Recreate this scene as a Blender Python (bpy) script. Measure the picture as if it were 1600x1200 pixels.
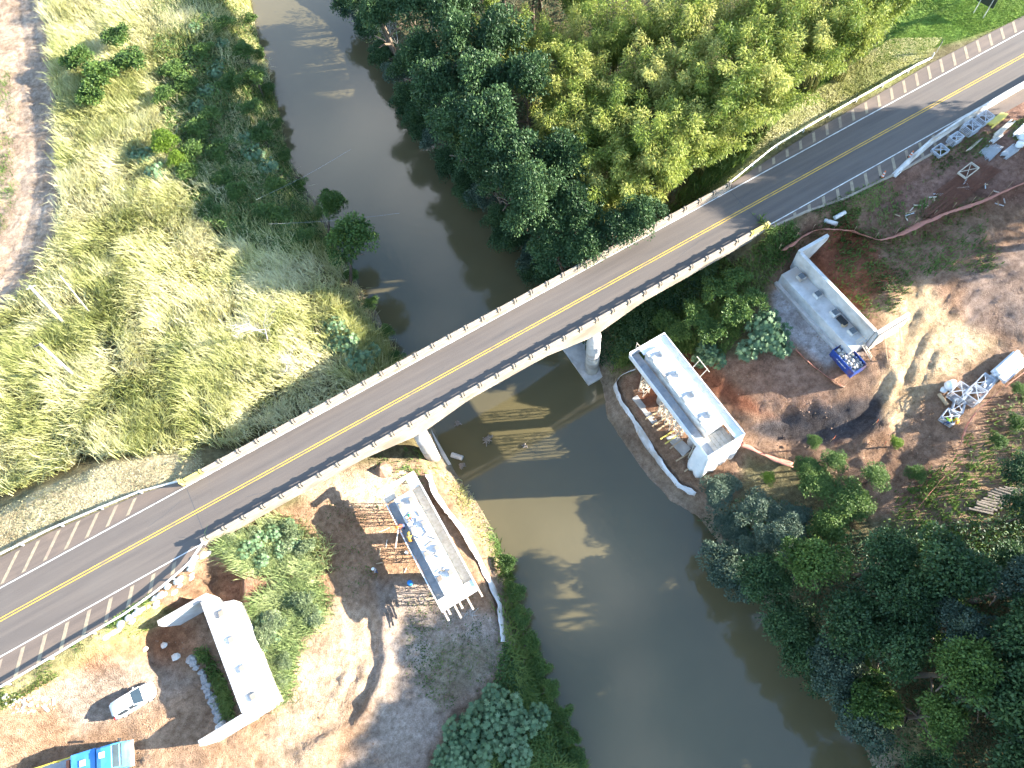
import bpy, bmesh, math, random
import numpy as np
from mathutils import Vector, Matrix, Euler

for o in list(bpy.data.objects):
    bpy.data.objects.remove(o)
SC = bpy.context.scene
COL = SC.collection

# ------------------------------------------------------------------ camera
# world: X runs along the road, Y across it (upstream positive), Z up; water at z=0, road at z=12
FPX = 1110.0
AX = np.array([[0.86038394, -0.48492827, 0.156793],
               [-0.50468359, -0.76785343, 0.39458281],
               [-0.07095031, -0.41862357, -0.9053841]])
CAM = np.array([0.0, 0.0, 80.0])
cam = bpy.data.cameras.new('camera')
cam.sensor_width = 36.0
cam.lens = FPX / 1600 * 36.0
cam.clip_start = 1.0
cam.clip_end = 6000
camo = bpy.data.objects.new('camera', cam)
COL.objects.link(camo)
M3 = Matrix([[AX[i][0], -AX[i][1], -AX[i][2]] for i in range(3)])
camo.matrix_world = Matrix.Translation(Vector(CAM)) @ M3.to_4x4()
SC.camera = camo

# ------------------------------------------------------------------ light
SUN_EL = math.radians(18.5)
SUN_AZ = math.radians(-27.0)          # direction towards the sun, from +X
sdir = Vector((math.cos(SUN_EL) * math.cos(SUN_AZ), math.cos(SUN_EL) * math.sin(SUN_AZ), math.sin(SUN_EL)))
w = bpy.data.worlds.new('World')
SC.world = w
w.use_nodes = True
nt = w.node_tree
bg = nt.nodes['Background']
sky = nt.nodes.new('ShaderNodeTexSky')
sky.sky_type = 'NISHITA'
sky.sun_disc = False
sky.sun_elevation = SUN_EL
sky.sun_rotation = math.pi / 2 - SUN_AZ
sky.air_density = 1.2
sky.dust_density = 0.15
sky.ozone_density = 4.0
# scattered clouds all over the sky
tc = nt.nodes.new('ShaderNodeTexCoord')
cn = nt.nodes.new('ShaderNodeTexNoise'); cn.inputs['Scale'].default_value = 2.1
cn.inputs['Detail'].default_value = 3; cn.inputs['Roughness'].default_value = 0.5
cr = nt.nodes.new('ShaderNodeValToRGB')
cr.color_ramp.elements[0].position = 0.54; cr.color_ramp.elements[1].position = 0.74
cmx = nt.nodes.new('ShaderNodeMix'); cmx.data_type = 'RGBA'
cmx.inputs[7].default_value = (5.6, 5.6, 5.8, 1)
cmp_ = nt.nodes.new('ShaderNodeMapping'); cmp_.inputs['Location'].default_value = (.18, -.11, 0)
nt.links.new(tc.outputs['Generated'], cmp_.inputs['Vector']); nt.links.new(cmp_.outputs['Vector'], cn.inputs['Vector'])
nt.links.new(cn.outputs['Fac'], cr.inputs['Fac'])
nt.links.new(cr.outputs['Color'], cmx.inputs[0])
nt.links.new(sky.outputs['Color'], cmx.inputs[6])
nt.links.new(cmx.outputs[2], bg.inputs['Color'])
bg.inputs['Strength'].default_value = 0.125
sl = bpy.data.lights.new('sun', 'SUN')
sl.energy = 5.0
sl.angle = math.radians(0.6)
sl.color = (1.0, 0.93, 0.82)
so = bpy.data.objects.new('sun', sl)
COL.objects.link(so)
so.rotation_euler = sdir.to_track_quat('Z', 'Y').to_euler()
so.location = sdir * 300
SC.view_settings.view_transform = 'Standard'
SC.view_settings.look = 'None'
SC.view_settings.gamma = 1.0
SC.view_settings.use_curve_mapping = False
SC.view_settings.exposure = 2.65

RNG = np.random.default_rng(11)
random.seed(5)

# ------------------------------------------------------------------ placing
def P(px, py, z):
    """where the photo's line of sight through (px,py) meets the level z"""
    d = AX @ np.array([px - 800.0, py - 600.0, FPX])
    return CAM + d * ((z - CAM[2]) / d[2])

def PX(pts, z):
    return [tuple(P(a, b, z)[:2]) for a, b in pts]

def smooth(t):
    t = np.clip(t, 0, 1)
    return t * t * (3 - 2 * t)

def vnoise(x, y, s, seed=0):
    x = np.asarray(x, float) / s; y = np.asarray(y, float) / s
    xi = np.floor(x); yi = np.floor(y)
    fx = x - xi; fy = y - yi
    fx = fx * fx * (3 - 2 * fx); fy = fy * fy * (3 - 2 * fy)
    def hsh(a, b):
        v = np.sin(a * 127.1 + b * 311.7 + seed * 74.7) * 43758.5453
        return v - np.floor(v)
    a = hsh(xi, yi); b = hsh(xi + 1, yi); c = hsh(xi, yi + 1); d = hsh(xi + 1, yi + 1)
    return (a * (1 - fx) + b * fx) * (1 - fy) + (c * (1 - fx) + d * fx) * fy

def fbm(x, y, s, seed=0, o=4):
    r = 0; a = .5; t = 0
    for k in range(o):
        r = r + a * vnoise(x, y, s, seed + k * 7); t += a; a *= .5; s *= .5
    return r / t - .5

def seg_dist(x, y, poly, closed=False):
    n = len(poly)
    best = np.full(np.shape(x), 1e9)
    for i in range(n if closed else n - 1):
        ax, ay = poly[i]; bx, by = poly[(i + 1) % n]
        dx, dy = bx - ax, by - ay
        L = dx * dx + dy * dy + 1e-9
        t = np.clip(((x - ax) * dx + (y - ay) * dy) / L, 0, 1)
        best = np.minimum(best, np.hypot(x - ax - t * dx, y - ay - t * dy))
    return best

def inside(x, y, poly):
    r = np.zeros(np.shape(x), bool)
    n = len(poly)
    for i in range(n):
        x0, y0 = poly[i]; x1, y1 = poly[(i + 1) % n]
        if y0 == y1:
            continue
        c = ((y0 > y) != (y1 > y)) & (x < (x1 - x0) * (y - y0) / (y1 - y0) + x0)
        r ^= c
    return r

# ------------------------------------------------------------------ materials
def new_mat(name):
    m = bpy.data.materials.new(name)
    m.use_nodes = True
    return m, m.node_tree.nodes, m.node_tree.links, m.node_tree.nodes['Principled BSDF']

def pm(name, c1, c2=None, scale=3.0, rough=.8, bump=0.0, metal=0.0, detail=5, spec=.3, bscale=None, stain=None, stretch=None):
    m, N, L, b = new_mat(name)
    b.inputs['Roughness'].default_value = rough
    b.inputs['Metallic'].default_value = metal
    b.inputs['Specular IOR Level'].default_value = spec
    if c2 is None:
        c2 = tuple(v * .72 for v in c1)
    co = N.new('ShaderNodeTexCoord')
    src = co.outputs['Object']
    if stretch:
        mp = N.new('ShaderNodeMapping'); mp.inputs['Scale'].default_value = stretch
        L.new(src, mp.inputs['Vector']); src = mp.outputs['Vector']
    n = N.new('ShaderNodeTexNoise'); n.inputs['Scale'].default_value = scale
    n.inputs['Detail'].default_value = detail; n.inputs['Roughness'].default_value = .62
    L.new(src, n.inputs['Vector'])
    r = N.new('ShaderNodeValToRGB')
    r.color_ramp.elements[0].position = .33; r.color_ramp.elements[1].position = .68
    r.color_ramp.elements[0].color = (*c2, 1); r.color_ramp.elements[1].color = (*c1, 1)
    L.new(n.outputs['Fac'], r.inputs['Fac'])
    out = r.outputs['Color']
    if stain:
        n2 = N.new('ShaderNodeTexNoise'); n2.inputs['Scale'].default_value = scale * .35
        n2.inputs['Detail'].default_value = 6
        L.new(src, n2.inputs['Vector'])
        r2 = N.new('ShaderNodeValToRGB'); r2.color_ramp.elements[0].position = .5; r2.color_ramp.elements[1].position = .68
        L.new(n2.outputs['Fac'], r2.inputs['Fac'])
        mx = N.new('ShaderNodeMix'); mx.data_type = 'RGBA'
        L.new(r2.outputs['Color'], mx.inputs[0]); L.new(out, mx.inputs[6]); mx.inputs[7].default_value = (*stain, 1)
        out = mx.outputs[2]
    L.new(out, b.inputs['Base Color'])
    if bump:
        n3 = N.new('ShaderNodeTexNoise'); n3.inputs['Scale'].default_value = bscale or scale * 4
        n3.inputs['Detail'].default_value = 4
        L.new(src, n3.inputs['Vector'])
        bp = N.new('ShaderNodeBump'); bp.inputs['Strength'].default_value = bump; bp.inputs['Distance'].default_value = .05
        L.new(n3.outputs['Fac'], bp.inputs['Height']); L.new(bp.outputs['Normal'], b.inputs['Normal'])
    return m

def leaf_mat(name, cols, trans=.3, rough=.55):
    """cols: dark to light leaf colours, chosen per leaf clump by the attribute v"""
    m, N, L, b = new_mat(name)
    a = N.new('ShaderNodeAttribute'); a.attribute_name = 'v'
    oi = N.new('ShaderNodeObjectInfo')
    ma = N.new('ShaderNodeMath'); ma.operation = 'MULTIPLY_ADD'
    ma.inputs[1].default_value = .30; 
    L.new(oi.outputs['Random'], ma.inputs[0])
    mb_ = N.new('ShaderNodeMath'); mb_.operation = 'SUBTRACT'; mb_.inputs[1].default_value = .15
    L.new(a.outputs['Fac'], mb_.inputs[0]); L.new(mb_.outputs[0], ma.inputs[2])
    r = N.new('ShaderNodeValToRGB')
    el = r.color_ramp.elements
    while len(el) < len(cols):
        el.new(.5)
    for i, c in enumerate(cols):
        el[i].position = i / (len(cols) - 1); el[i].color = (*c, 1)
    L.new(ma.outputs[0], r.inputs['Fac'])
    L.new(r.outputs['Color'], b.inputs['Base Color'])
    b.inputs['Roughness'].default_value = rough
    b.inputs['Specular IOR Level'].default_value = .25
    t = N.new('ShaderNodeBsdfTranslucent')
    L.new(r.outputs['Color'], t.inputs['Color'])
    mx = N.new('ShaderNodeMixShader'); mx.inputs[0].default_value = trans
    L.new(b.outputs[0], mx.inputs[1]); L.new(t.outputs[0], mx.inputs[2])
    L.new(mx.outputs[0], N['Material Output'].inputs['Surface'])
    return m

MAT = {}
MAT['concrete'] = pm('concrete', (.50, .47, .42), (.36, .335, .30), 1.2, .85, .15, stain=(.28, .25, .21))
MAT['concrete_old'] = pm('concrete_old', (.34, .28, .21), (.23, .19, .145), .9, .9, .25, stain=(.20, .15, .11))
MAT['concrete_new'] = pm('concrete_new', (.52, .50, .47), (.36, .345, .32), .9, .8, .15, stain=(.33, .29, .245))
MAT['whitewash'] = pm('whitewash', (.62, .60, .55), (.42, .39, .35), 1.3, .8, .15, stain=(.30, .25, .20))
MAT['cream_rail'] = pm('cream_rail', (.36, .295, .22), (.25, .20, .15), 1.6, .85, .15, stain=(.24, .185, .135))
MAT['yellow_paint'] = pm('yellow_paint', (.66, .53, .12), (.50, .40, .10), 2.0, .7, .05, stain=(.42, .36, .22))
MAT['white_paint'] = pm('white_paint', (.66, .64, .58), (.48, .46, .42), 2.5, .75, stain=(.30, .28, .26))
MAT['hatch_paint'] = pm('hatch_paint', (.33, .27, .175), (.22, .175, .12), 2.5, .8, stain=(.24, .18, .13))
MAT['yellow_line'] = pm('yellow_line', (.60, .37, .05), (.44, .27, .05), 2.0, .75, stain=(.28, .20, .08))
MAT['steel'] = pm('steel', (.52, .54, .55), (.36, .38, .40), 4, .45, 0, .55)
MAT['galv'] = pm('galv', (.60, .60, .57), (.45, .44, .41), 3, .5, 0, .35)
MAT['rust'] = pm('rust', (.20, .085, .045), (.10, .045, .03), 6, .9, .2)
MAT['timber'] = pm('timber', (.48, .36, .22), (.30, .21, .12), 3, .85, .1, stretch=(6, 1, 6))
MAT['timber_pale'] = pm('timber_pale', (.62, .54, .42), (.46, .38, .28), 3, .85, .1)
MAT['ply_shade_grey'] = pm('ply_shade_grey', (.34, .36, .36), (.24, .25, .26), 1.5, .8, .05, stain=(.42, .40, .36))  # plain grey boards and fittings; also paints shade on the left cap's walkway
MAT['orange_mesh'] = pm('orange_mesh', (.50, .20, .13), (.34, .15, .11), 4, .8)
MAT['silt'] = pm('silt', (.66, .66, .65), (.5, .49, .47), 1.0, .7, .2, stain=(.36, .32, .27))
MAT['plastic_white'] = pm('plastic_white', (.72, .72, .70), (.60, .60, .58), 1.0, .4, .3)
MAT['dark'] = pm('dark', (.03, .03, .03), (.02, .02, .02), 4, .8)
MAT['rubber'] = pm('rubber', (.025, .025, .025), None, 4, .85)
MAT['bark'] = pm('bark', (.16, .12, .085), (.08, .06, .045), 5, .95, .4)
MAT['bark_pale'] = pm('bark_pale', (.46, .43, .38), (.30, .27, .23), 4, .95, .3)
MAT['culm'] = pm('culm', (.22, .20, .06), (.12, .13, .04), 4, .7)
MAT['stone'] = pm('stone', (.40, .37, .33), (.24, .22, .20), 3, .9, .5)
MAT['stone_white'] = pm('stone_white', (.66, .62, .55), (.48, .43, .36), 3, .9, .4)
MAT['skin'] = pm('skin', (.30, .17, .11), None, 5, .6)
MAT['white_car'] = pm('white_car', (.72, .72, .72), (.68, .68, .68), 1, .25, spec=.5)
MAT['glass'] = pm('glass', (.03, .045, .055), None, 1, .08, spec=.6)
MAT['red_lamp'] = pm('red_lamp', (.35, .02, .02), None, 3, .3)
MAT['truck_blue'] = pm('truck_blue', (.05, .22, .48), (.04, .18, .40), 1.2, .4, spec=.4, stain=(.10, .26, .45))
MAT['truck_yellow'] = pm('truck_yellow', (.62, .46, .06), None, 2, .5)
MAT['dumpster_blue'] = pm('dumpster_blue', (.02, .06, .26), (.015, .045, .18), 2, .5, stain=(.10, .06, .05))
MAT['green_helmet'] = pm('green_helmet', (.05, .32, .16), None, 4, .4)
MAT['cloth_red'] = pm('cloth_red', (.48, .10, .05), None, 6, .9)
MAT['cloth_orange'] = pm('cloth_orange', (.62, .24, .03), None, 6, .9)
MAT['cloth_yellow'] = pm('cloth_yellow', (.62, .42, .06), None, 6, .9)
MAT['cloth_lime'] = pm('cloth_lime', (.30, .62, .06), None, 6, .9)
MAT['cloth_blue'] = pm('cloth_blue', (.06, .09, .18), None, 6, .9)
MAT['cloth_grey'] = pm('cloth_grey', (.34, .35, .36), None, 6, .9)
MAT['barrel_blue'] = pm('barrel_blue', (.03, .22, .55), None, 3, .4)
MAT['stone_soil'] = pm('stone_soil', (.30, .20, .13), (.17, .105, .07), 3, .95, .3)
MAT['tile_red'] = pm('tile_red', (.35, .12, .06), None, 3, .8)
SC.cycles.use_adaptive_sampling = True
SC.cycles.adaptive_threshold = 0.04
SC.cycles.use_light_tree = False
SC.cycles.max_bounces = 4
SC.cycles.diffuse_bounces = 2
SC.cycles.glossy_bounces = 2
SC.cycles.transmission_bounces = 2
MAT['log'] = pm('log', (.24, .20, .16), (.13, .105, .08), 5, .95, .3)
MAT['pad_grey'] = pm('pad_grey', (.13, .145, .15), (.09, .10, .105), 4, .8)
# ------------------------------------------------------------------ mesh helpers
class MB:
    def __init__(s):
        s.v = []; s.f = []
    def add(s, vs, fs):
        k = len(s.v); s.v += [tuple(map(float, q)) for q in vs]; s.f += [tuple(i + k for i in f) for f in fs]
        return s
    def box(s, x0, x1, y0, y1, z0, z1):
        return s.add([(x0, y0, z0), (x1, y0, z0), (x1, y1, z0), (x0, y1, z0), (x0, y0, z1), (x1, y0, z1), (x1, y1, z1), (x0, y1, z1)],
                     [(0, 3, 2, 1), (4, 5, 6, 7), (0, 1, 5, 4), (1, 2, 6, 5), (2, 3, 7, 6), (3, 0, 4, 7)])
    def obox(s, c, sx, sy, sz, rz=0, rx=0, ry=0):
        m = Euler((rx, ry, rz)).to_matrix()
        vs = []
        for z in (-.5, .5):
            for x, y in ((-.5, -.5), (.5, -.5), (.5, .5), (-.5, .5)):
                vs.append(Vector(c) + m @ Vector((x * sx, y * sy, z * sz)))
        return s.add(vs, [(0, 3, 2, 1), (4, 5, 6, 7), (0, 1, 5, 4), (1, 2, 6, 5), (2, 3, 7, 6), (3, 0, 4, 7)])
    def prism(s, poly, z0, z1):
        n = len(poly)
        a = sum(poly[i][0] * poly[(i + 1) % n][1] - poly[(i + 1) % n][0] * poly[i][1] for i in range(n))
        if a < 0:
            poly = poly[::-1]
        vs = [(x, y, z0) for x, y in poly] + [(x, y, z1) for x, y in poly]
        fs = [tuple(range(n - 1, -1, -1)), tuple(range(n, 2 * n))]
        fs += [(i, (i + 1) % n, n + (i + 1) % n, n + i) for i in range(n)]
        return s.add(vs, fs)
    def xprism(s, prof, y0, y1):
        """profile in (x,z), extruded along y"""
        n = len(prof)
        a = sum(prof[i][0] * prof[(i + 1) % n][1] - prof[(i + 1) % n][0] * prof[i][1] for i in range(n))
        if a < 0:
            prof = prof[::-1]
        vs = [(x, y0, z) for x, z in prof] + [(x, y1, z) for x, z in prof]
        fs = [tuple(range(n)), tuple(range(2 * n - 1, n - 1, -1))]
        fs += [((i + 1) % n, i, n + i, n + (i + 1) % n) for i in range(n)]
        return s.add(vs, fs)
    def bar(s, a, b, w, h=None, n=4):
        return s.tube([a, b], [w / 2, (h or w) / 2] if False else [w / 2, w / 2], n)
    def tube(s, pts, rad, n=6, cap=True):
        pts = [Vector(p) for p in pts]
        if not hasattr(rad, '__len__'):
            rad = [rad] * len(pts)
        k = len(s.v); ref = None
        for i, p in enumerate(pts):
            d = (pts[min(i + 1, len(pts) - 1)] - pts[max(i - 1, 0)])
            d = d.normalized() if d.length > 1e-9 else Vector((0, 0, 1))
            u = d.cross(Vector((0, 0, 1)) if abs(d.z) < .95 else Vector((1, 0, 0))).normalized()
            v = d.cross(u)
            for j in range(n):
                a = 2 * math.pi * (j + .5) / n
                s.v.append(tuple(p + (u * math.cos(a) + v * math.sin(a)) * rad[i]))
        for i in range(len(pts) - 1):
            for j in range(n):
                a = k + i * n + j; b = k + i * n + (j + 1) % n
                s.f.append((a, b, b + n, a + n))
        if cap:
            s.f.append(tuple(k + j for j in range(n - 1, -1, -1)))
            e = k + (len(pts) - 1) * n
            s.f.append(tuple(e + j for j in range(n)))
        return s
    def blob(s, c, rx, ry, rz, seed=0, rough=.2, nu=8, nv=5):
        r = random.Random(seed)
        k = len(s.v)
        vs = [(c[0], c[1], c[2] - rz)]
        for i in range(1, nv):
            ph = math.pi * i / nv - math.pi / 2
            for j in range(nu):
                th = 2 * math.pi * j / nu
                q = 1 + r.uniform(-rough, rough)
                vs.append((c[0] + rx * q * math.cos(ph) * math.cos(th), c[1] + ry * q * math.cos(ph) * math.sin(th), c[2] + rz * q * math.sin(ph)))
        vs.append((c[0], c[1], c[2] + rz))
        fs = [(0, 1 + (j + 1) % nu, 1 + j) for j in range(nu)]
        for i in range(nv - 2):
            for j in range(nu):
                a = 1 + i * nu + j; b = 1 + i * nu + (j + 1) % nu
                fs.append((a, b, b + nu, a + nu))
        e = 1 + (nv - 2) * nu
        fs += [(e + j, e + (j + 1) % nu, len(vs) - 1) for j in range(nu)]
        return s.add(vs, fs)
    def mesh(s, name, mat, smooth=False, off=None):
        me = bpy.data.meshes.new(name)
        vs = s.v if off is None else [(a - off[0], b - off[1], c - off[2]) for a, b, c in s.v]
        me.from_pydata(vs, [], s.f)
        me.materials.append(MAT[mat] if isinstance(mat, str) else mat)
        if smooth:
            me.polygons.foreach_set('use_smooth', [True] * len(me.polygons))
        me.update()
        return me
    def build(s, name, mat, parent=None, smooth=False, bevel=0):
        """vertices are in world space; the parent chain holds translations only"""
        off = Vector((0, 0, 0)); p = parent
        while p is not None:
            off += p.location; p = p.parent
        o = bpy.data.objects.new(name, s.mesh(name, mat, smooth, off))
        COL.objects.link(o)
        o.parent = parent
        if bevel:
            b = o.modifiers.new('bevel', 'BEVEL'); b.width = bevel; b.segments = 2; b.limit_method = 'ANGLE'
        return o

def tag(o, label=None, cat=None, group=None, kind=None):
    if label: o['label'] = label
    if cat: o['category'] = cat
    if group: o['group'] = group
    if kind: o['kind'] = kind
    return o

def thing(name, label, cat, loc=(0, 0, 0), rz=0, group=None):
    o = bpy.data.objects.new(name, None)
    COL.objects.link(o)
    o.empty_display_size = .3
    o.location = loc; o.rotation_euler = (0, 0, rz)
    return tag(o, label, cat, group)

def solo(name, mb, mat, label, cat, loc, group=None, smooth=False, bevel=0):
    """a thing of one mesh with its origin at loc (vertices in world space)"""
    o = bpy.data.objects.new(name, mb.mesh(name, mat, smooth, loc))
    o.location = loc
    COL.objects.link(o)
    if bevel:
        b = o.modifiers.new('bevel', 'BEVEL'); b.width = bevel; b.segments = 2; b.limit_method = 'ANGLE'
    return tag(o, label, cat, group)

def inst(name, me, loc, parent=None, rz=0, scale=None, rot=None):
    o = bpy.data.objects.new(name, me)
    COL.objects.link(o)
    o.location = loc
    o.rotation_euler = rot if rot is not None else (0, 0, rz)
    if scale is not None:
        o.scale = scale if hasattr(scale, '__len__') else (scale,) * 3
    o.parent = parent
    return o

def copy_tree(o, parent=None):
    c = o.copy(); COL.objects.link(c); c.parent = parent
    for ch in list(o.children):
        copy_tree(ch, c)
    return c

def np_mesh(name, V, F, mat, attr=None, tri=False):
    """V (n,3), F (m,3|4) numpy arrays -> mesh, with an optional point attribute v"""
    me = bpy.data.meshes.new(name)
    n, m, k = len(V), len(F), F.shape[1]
    me.vertices.add(n); me.vertices.foreach_set('co', np.ascontiguousarray(V, np.float32).ravel())
    me.loops.add(m * k); me.loops.foreach_set('vertex_index', np.ascontiguousarray(F, np.int32).ravel())
    me.polygons.add(m)
    me.polygons.foreach_set('loop_start', np.arange(0, m * k, k, dtype=np.int32))
    me.update(calc_edges=True)
    if attr is not None:
        a = me.attributes.new('v', 'FLOAT', 'POINT')
        a.data.foreach_set('value', np.ascontiguousarray(attr, np.float32))
    me.materials.append(MAT[mat] if isinstance(mat, str) else mat)
    me.validate()
    return me

# ------------------------------------------------------------------ terrain
LBANK = [(388, -140), (388, -60), (388, 0), (400, 60), (416, 120), (432, 180), (443, 235), (464, 275), (488, 315), (508, 355), (530, 400), (556, 445), (586, 490), (612, 540), (640, 600), (672, 660), (694, 712), (722, 752), (752, 800), (778, 850), (794, 900), (806, 950), (828, 1010), (858, 1085), (888, 1155), (910, 1205), (940, 1290)]
RBANK = [(505, -140), (515, -60), (535, 0), (572, 30), (606, 80), (634, 150), (666, 200), (712, 262), (752, 312), (806, 375), (850, 430), (896, 490), (926, 555), (940, 600), (955, 650), (982, 705), (1012, 745), (1046, 782), (1092, 806), (1130, 850), (1172, 900), (1212, 966), (1246, 1015), (1296, 1070), (1330, 1110), (1352, 1160), (1372, 1205), (1410, 1290)]
lb = PX(LBANK, 0); rb_ = PX(RBANK, 0)
def ext(pl):
    (x0, y0), (x1, y1) = pl[0], pl[3]; d = np.hypot(x1 - x0, y1 - y0)
    a = (x0 + (x0 - x1) / d * 900, y0 + (y0 - y1) / d * 900)
    (x0, y0), (x1, y1) = pl[-1], pl[-4]; d = np.hypot(x1 - x0, y1 - y0)
    b = (x0 + (x0 - x1) / d * 900, y0 + (y0 - y1) / d * 900)
    return [a] + pl + [b]
RIVER = ext(lb) + ext(rb_)[::-1]
CTRL = [(60,560,7.2),(150,420,7.2),(250,330,7),(150,250,7),(60,150,7.2),(20,20,7.3),(20,300,7.3),(-60,480,7.3),(200,60,6.5),(300,60,5.5),(350,200,5),(330,300,5.5),(420,330,4.6),(380,430,6),(480,500,5.5),(500,560,5.5),(330,600,7),(200,650,7.6),(30,700,7.8),(560,620,5),(-200,100,7.5),(-200,700,7.8),
(60,1180,7.8),(215,1100,7.8),(120,1100,8),(280,1180,7.8),(330,1060,7),(260,1040,7.8),(390,1160,7.5),(300,940,8.3),(420,1120,7),(430,950,7),(430,850,7.5),(350,900,8.5),(520,1100,6.5),(520,1000,6.5),(520,900,6),(480,800,6.5),(560,800,5),(560,740,5),(650,1000,4.8),(640,850,4.5),(600,720,4.5),(640,720,3.5),(700,800,3.2),(740,900,3.2),(760,1000,3),(700,1100,3.8),(640,1180,5),(560,1190,5.5),(800,1100,2.5),(760,1180,3),(-100,1200,8),(400,1400,7),
(960,560,3),(1000,600,3.5),(1040,680,3.5),(1060,760,3.2),(1100,740,3.5),(1150,600,5.5),(1100,560,5.5),(1130,480,7),(1050,480,5),(1200,450,7.9),(1250,480,8.2),(1300,560,8.1),(1200,600,6.3),(1250,660,5),(1180,650,4.6),(1350,620,7),(1300,700,5.5),(1400,520,8.3),(1450,560,8),(1500,620,7.5),(1570,560,8),(1590,420,9.5),(1500,400,9.5),(1400,420,9),(1330,420,9.3),(1280,390,9),(1240,370,9.5),(1400,330,10.6),(1500,280,11),(1580,230,11.3),(1590,330,10),(1450,680,6.5),(1420,770,6),(1520,760,6.5),(1580,700,7),(1350,800,5),(1250,850,4),(1200,760,3.8),(1450,900,5.5),(1300,950,4),(1550,950,6),(1400,1100,5),(1560,1150,6),(1350,1190,4),(1700,1000,7),(1750,500,10),(1700,1300,7),
(600,20,3),(700,150,4),(760,280,4),(850,380,4),(950,420,5),(900,300,6),(820,100,6),(950,200,7.5),(1000,350,7),(1060,330,8.5),(1100,250,9),(1100,100,9),(1200,200,10.5),(1250,60,10),(1350,100,11),(1450,50,11.5),(1560,10,11.6),(1400,-20,11),(1050,-20,9),(850,-20,7),(1700,-60,12),(1200,-150,10)]
cw = np.array([P(a, b, c) for a, b, c in CTRL])
def _phi(r2):
    return np.sqrt(r2 + 25.0)
_A = _phi((cw[:, None, 0] - cw[None, :, 0]) ** 2 + (cw[:, None, 1] - cw[None, :, 1]) ** 2)
_w = np.linalg.solve(_A - np.eye(len(cw)) * .3, cw[:, 2] - 7.5)
def base_z(x, y):
    r = np.zeros(np.shape(x))
    for i in range(len(cw)):
        r += _w[i] * _phi((x - cw[i, 0]) ** 2 + (y - cw[i, 1]) ** 2)
    far = smooth((np.maximum(np.abs(x - 25) - 80, np.abs(y - 50) - 90)) / 60)
    return (np.clip(r + 7.5, 1.5, 13)) * (1 - far) + 8.5 * far

EMB_L = [(-22.6, 30.6), (-25, 29.0), (-28.5, 28.2), (-32, 27.7), (-45, 27.3), (-1500, 27.3), (-1500, 45.5), (-44, 45.2), (-36, 44.6), (-31, 43.6), (-26.7, 41.6), (-22.6, 38.6)]
EMB_R = [(46.6, 30.4), (51, 29.6), (56, 28.6), (63.6, 28.2), (90, 28.0), (1500, 28), (1500, 46), (95, 46), (81, 46), (70, 45), (60, 43.6), (54, 41.6), (46.6, 38.6)]
BERMS = [(PX([(588, 905), (600, 960), (604, 1020), (597, 1070), (570, 1120), (520, 1155), (480, 1180)], 6), .75, .7),
         (PX([(540, 1062), (575, 1040), (560, 1075), (530, 1085)], 6.4), .35, .5),
         (PX([(1200, 690), (1270, 700), (1340, 690), (1375, 672)], 5.2), .5, .8),
         (PX([(1150, 690), (1230, 715), (1300, 720)], 4.8), .5, .7),
         (PX([(1380, 560), (1400, 600), (1390, 650)], 7.2), .3, .7),
         (PX([(1330, 420), (1380, 440), (1400, 470)], 9.2), .6, 1.2),
         (PX([(700, 690), (640, 760), (640, 800)], 3.6), .3, .6),
         (PX([(190, 1030), (240, 1010), (265, 1030)], 8), .4, .9)]
PITS = [(PX([(1240, 690), (1330, 672)], 5.2), .6, 1.2), (PX([(310, 1000), (340, 1100)], 7), .9, 1.6), (PX([(1210, 470), (1330, 580)], 7.4), .35, 1.6)]

RUTS = [PX([(1640,330),(1540,400),(1470,450),(1430,520),(1405,590),(1370,650),(1300,690),(1200,690)], 8), PX([(1640,420),(1520,470),(1450,540),(1420,620),(1380,700)], 8),
        PX([(-40,1170),(80,1120),(180,1070),(260,1050),(300,1020)], 7.9), PX([(-40,1200),(120,1160),(300,1190),(430,1160),(540,1110),(590,1000)], 7.4), PX([(420,1190),(520,1150),(570,1060),(560,960),(520,880)], 6.4), PX([(30,-60),(60,150),(70,280),(40,400),(-20,470)], 7.2)]
CUTS = [([(236,1000),(262,966),(318,930),(350,930),(385,1010),(392,1130),(330,1165),(300,1120),(270,1060),(238,1040)], 7.6, 7.4, 1.5),
        ([(300,935),(330,905),(372,900),(380,1000),(420,1100),(400,1140),(330,1040)], 7.6, 7.4, 1.5),
        ([(1210,455),(1240,420),(1262,400),(1370,540),(1330,600),(1250,540)], 8.2, 8.2, 1.3)]
def river_sd(x, y):
    d = seg_dist(x, y, RIVER, True)
    return np.where(inside(x, y, RIVER), -d, d)

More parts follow.
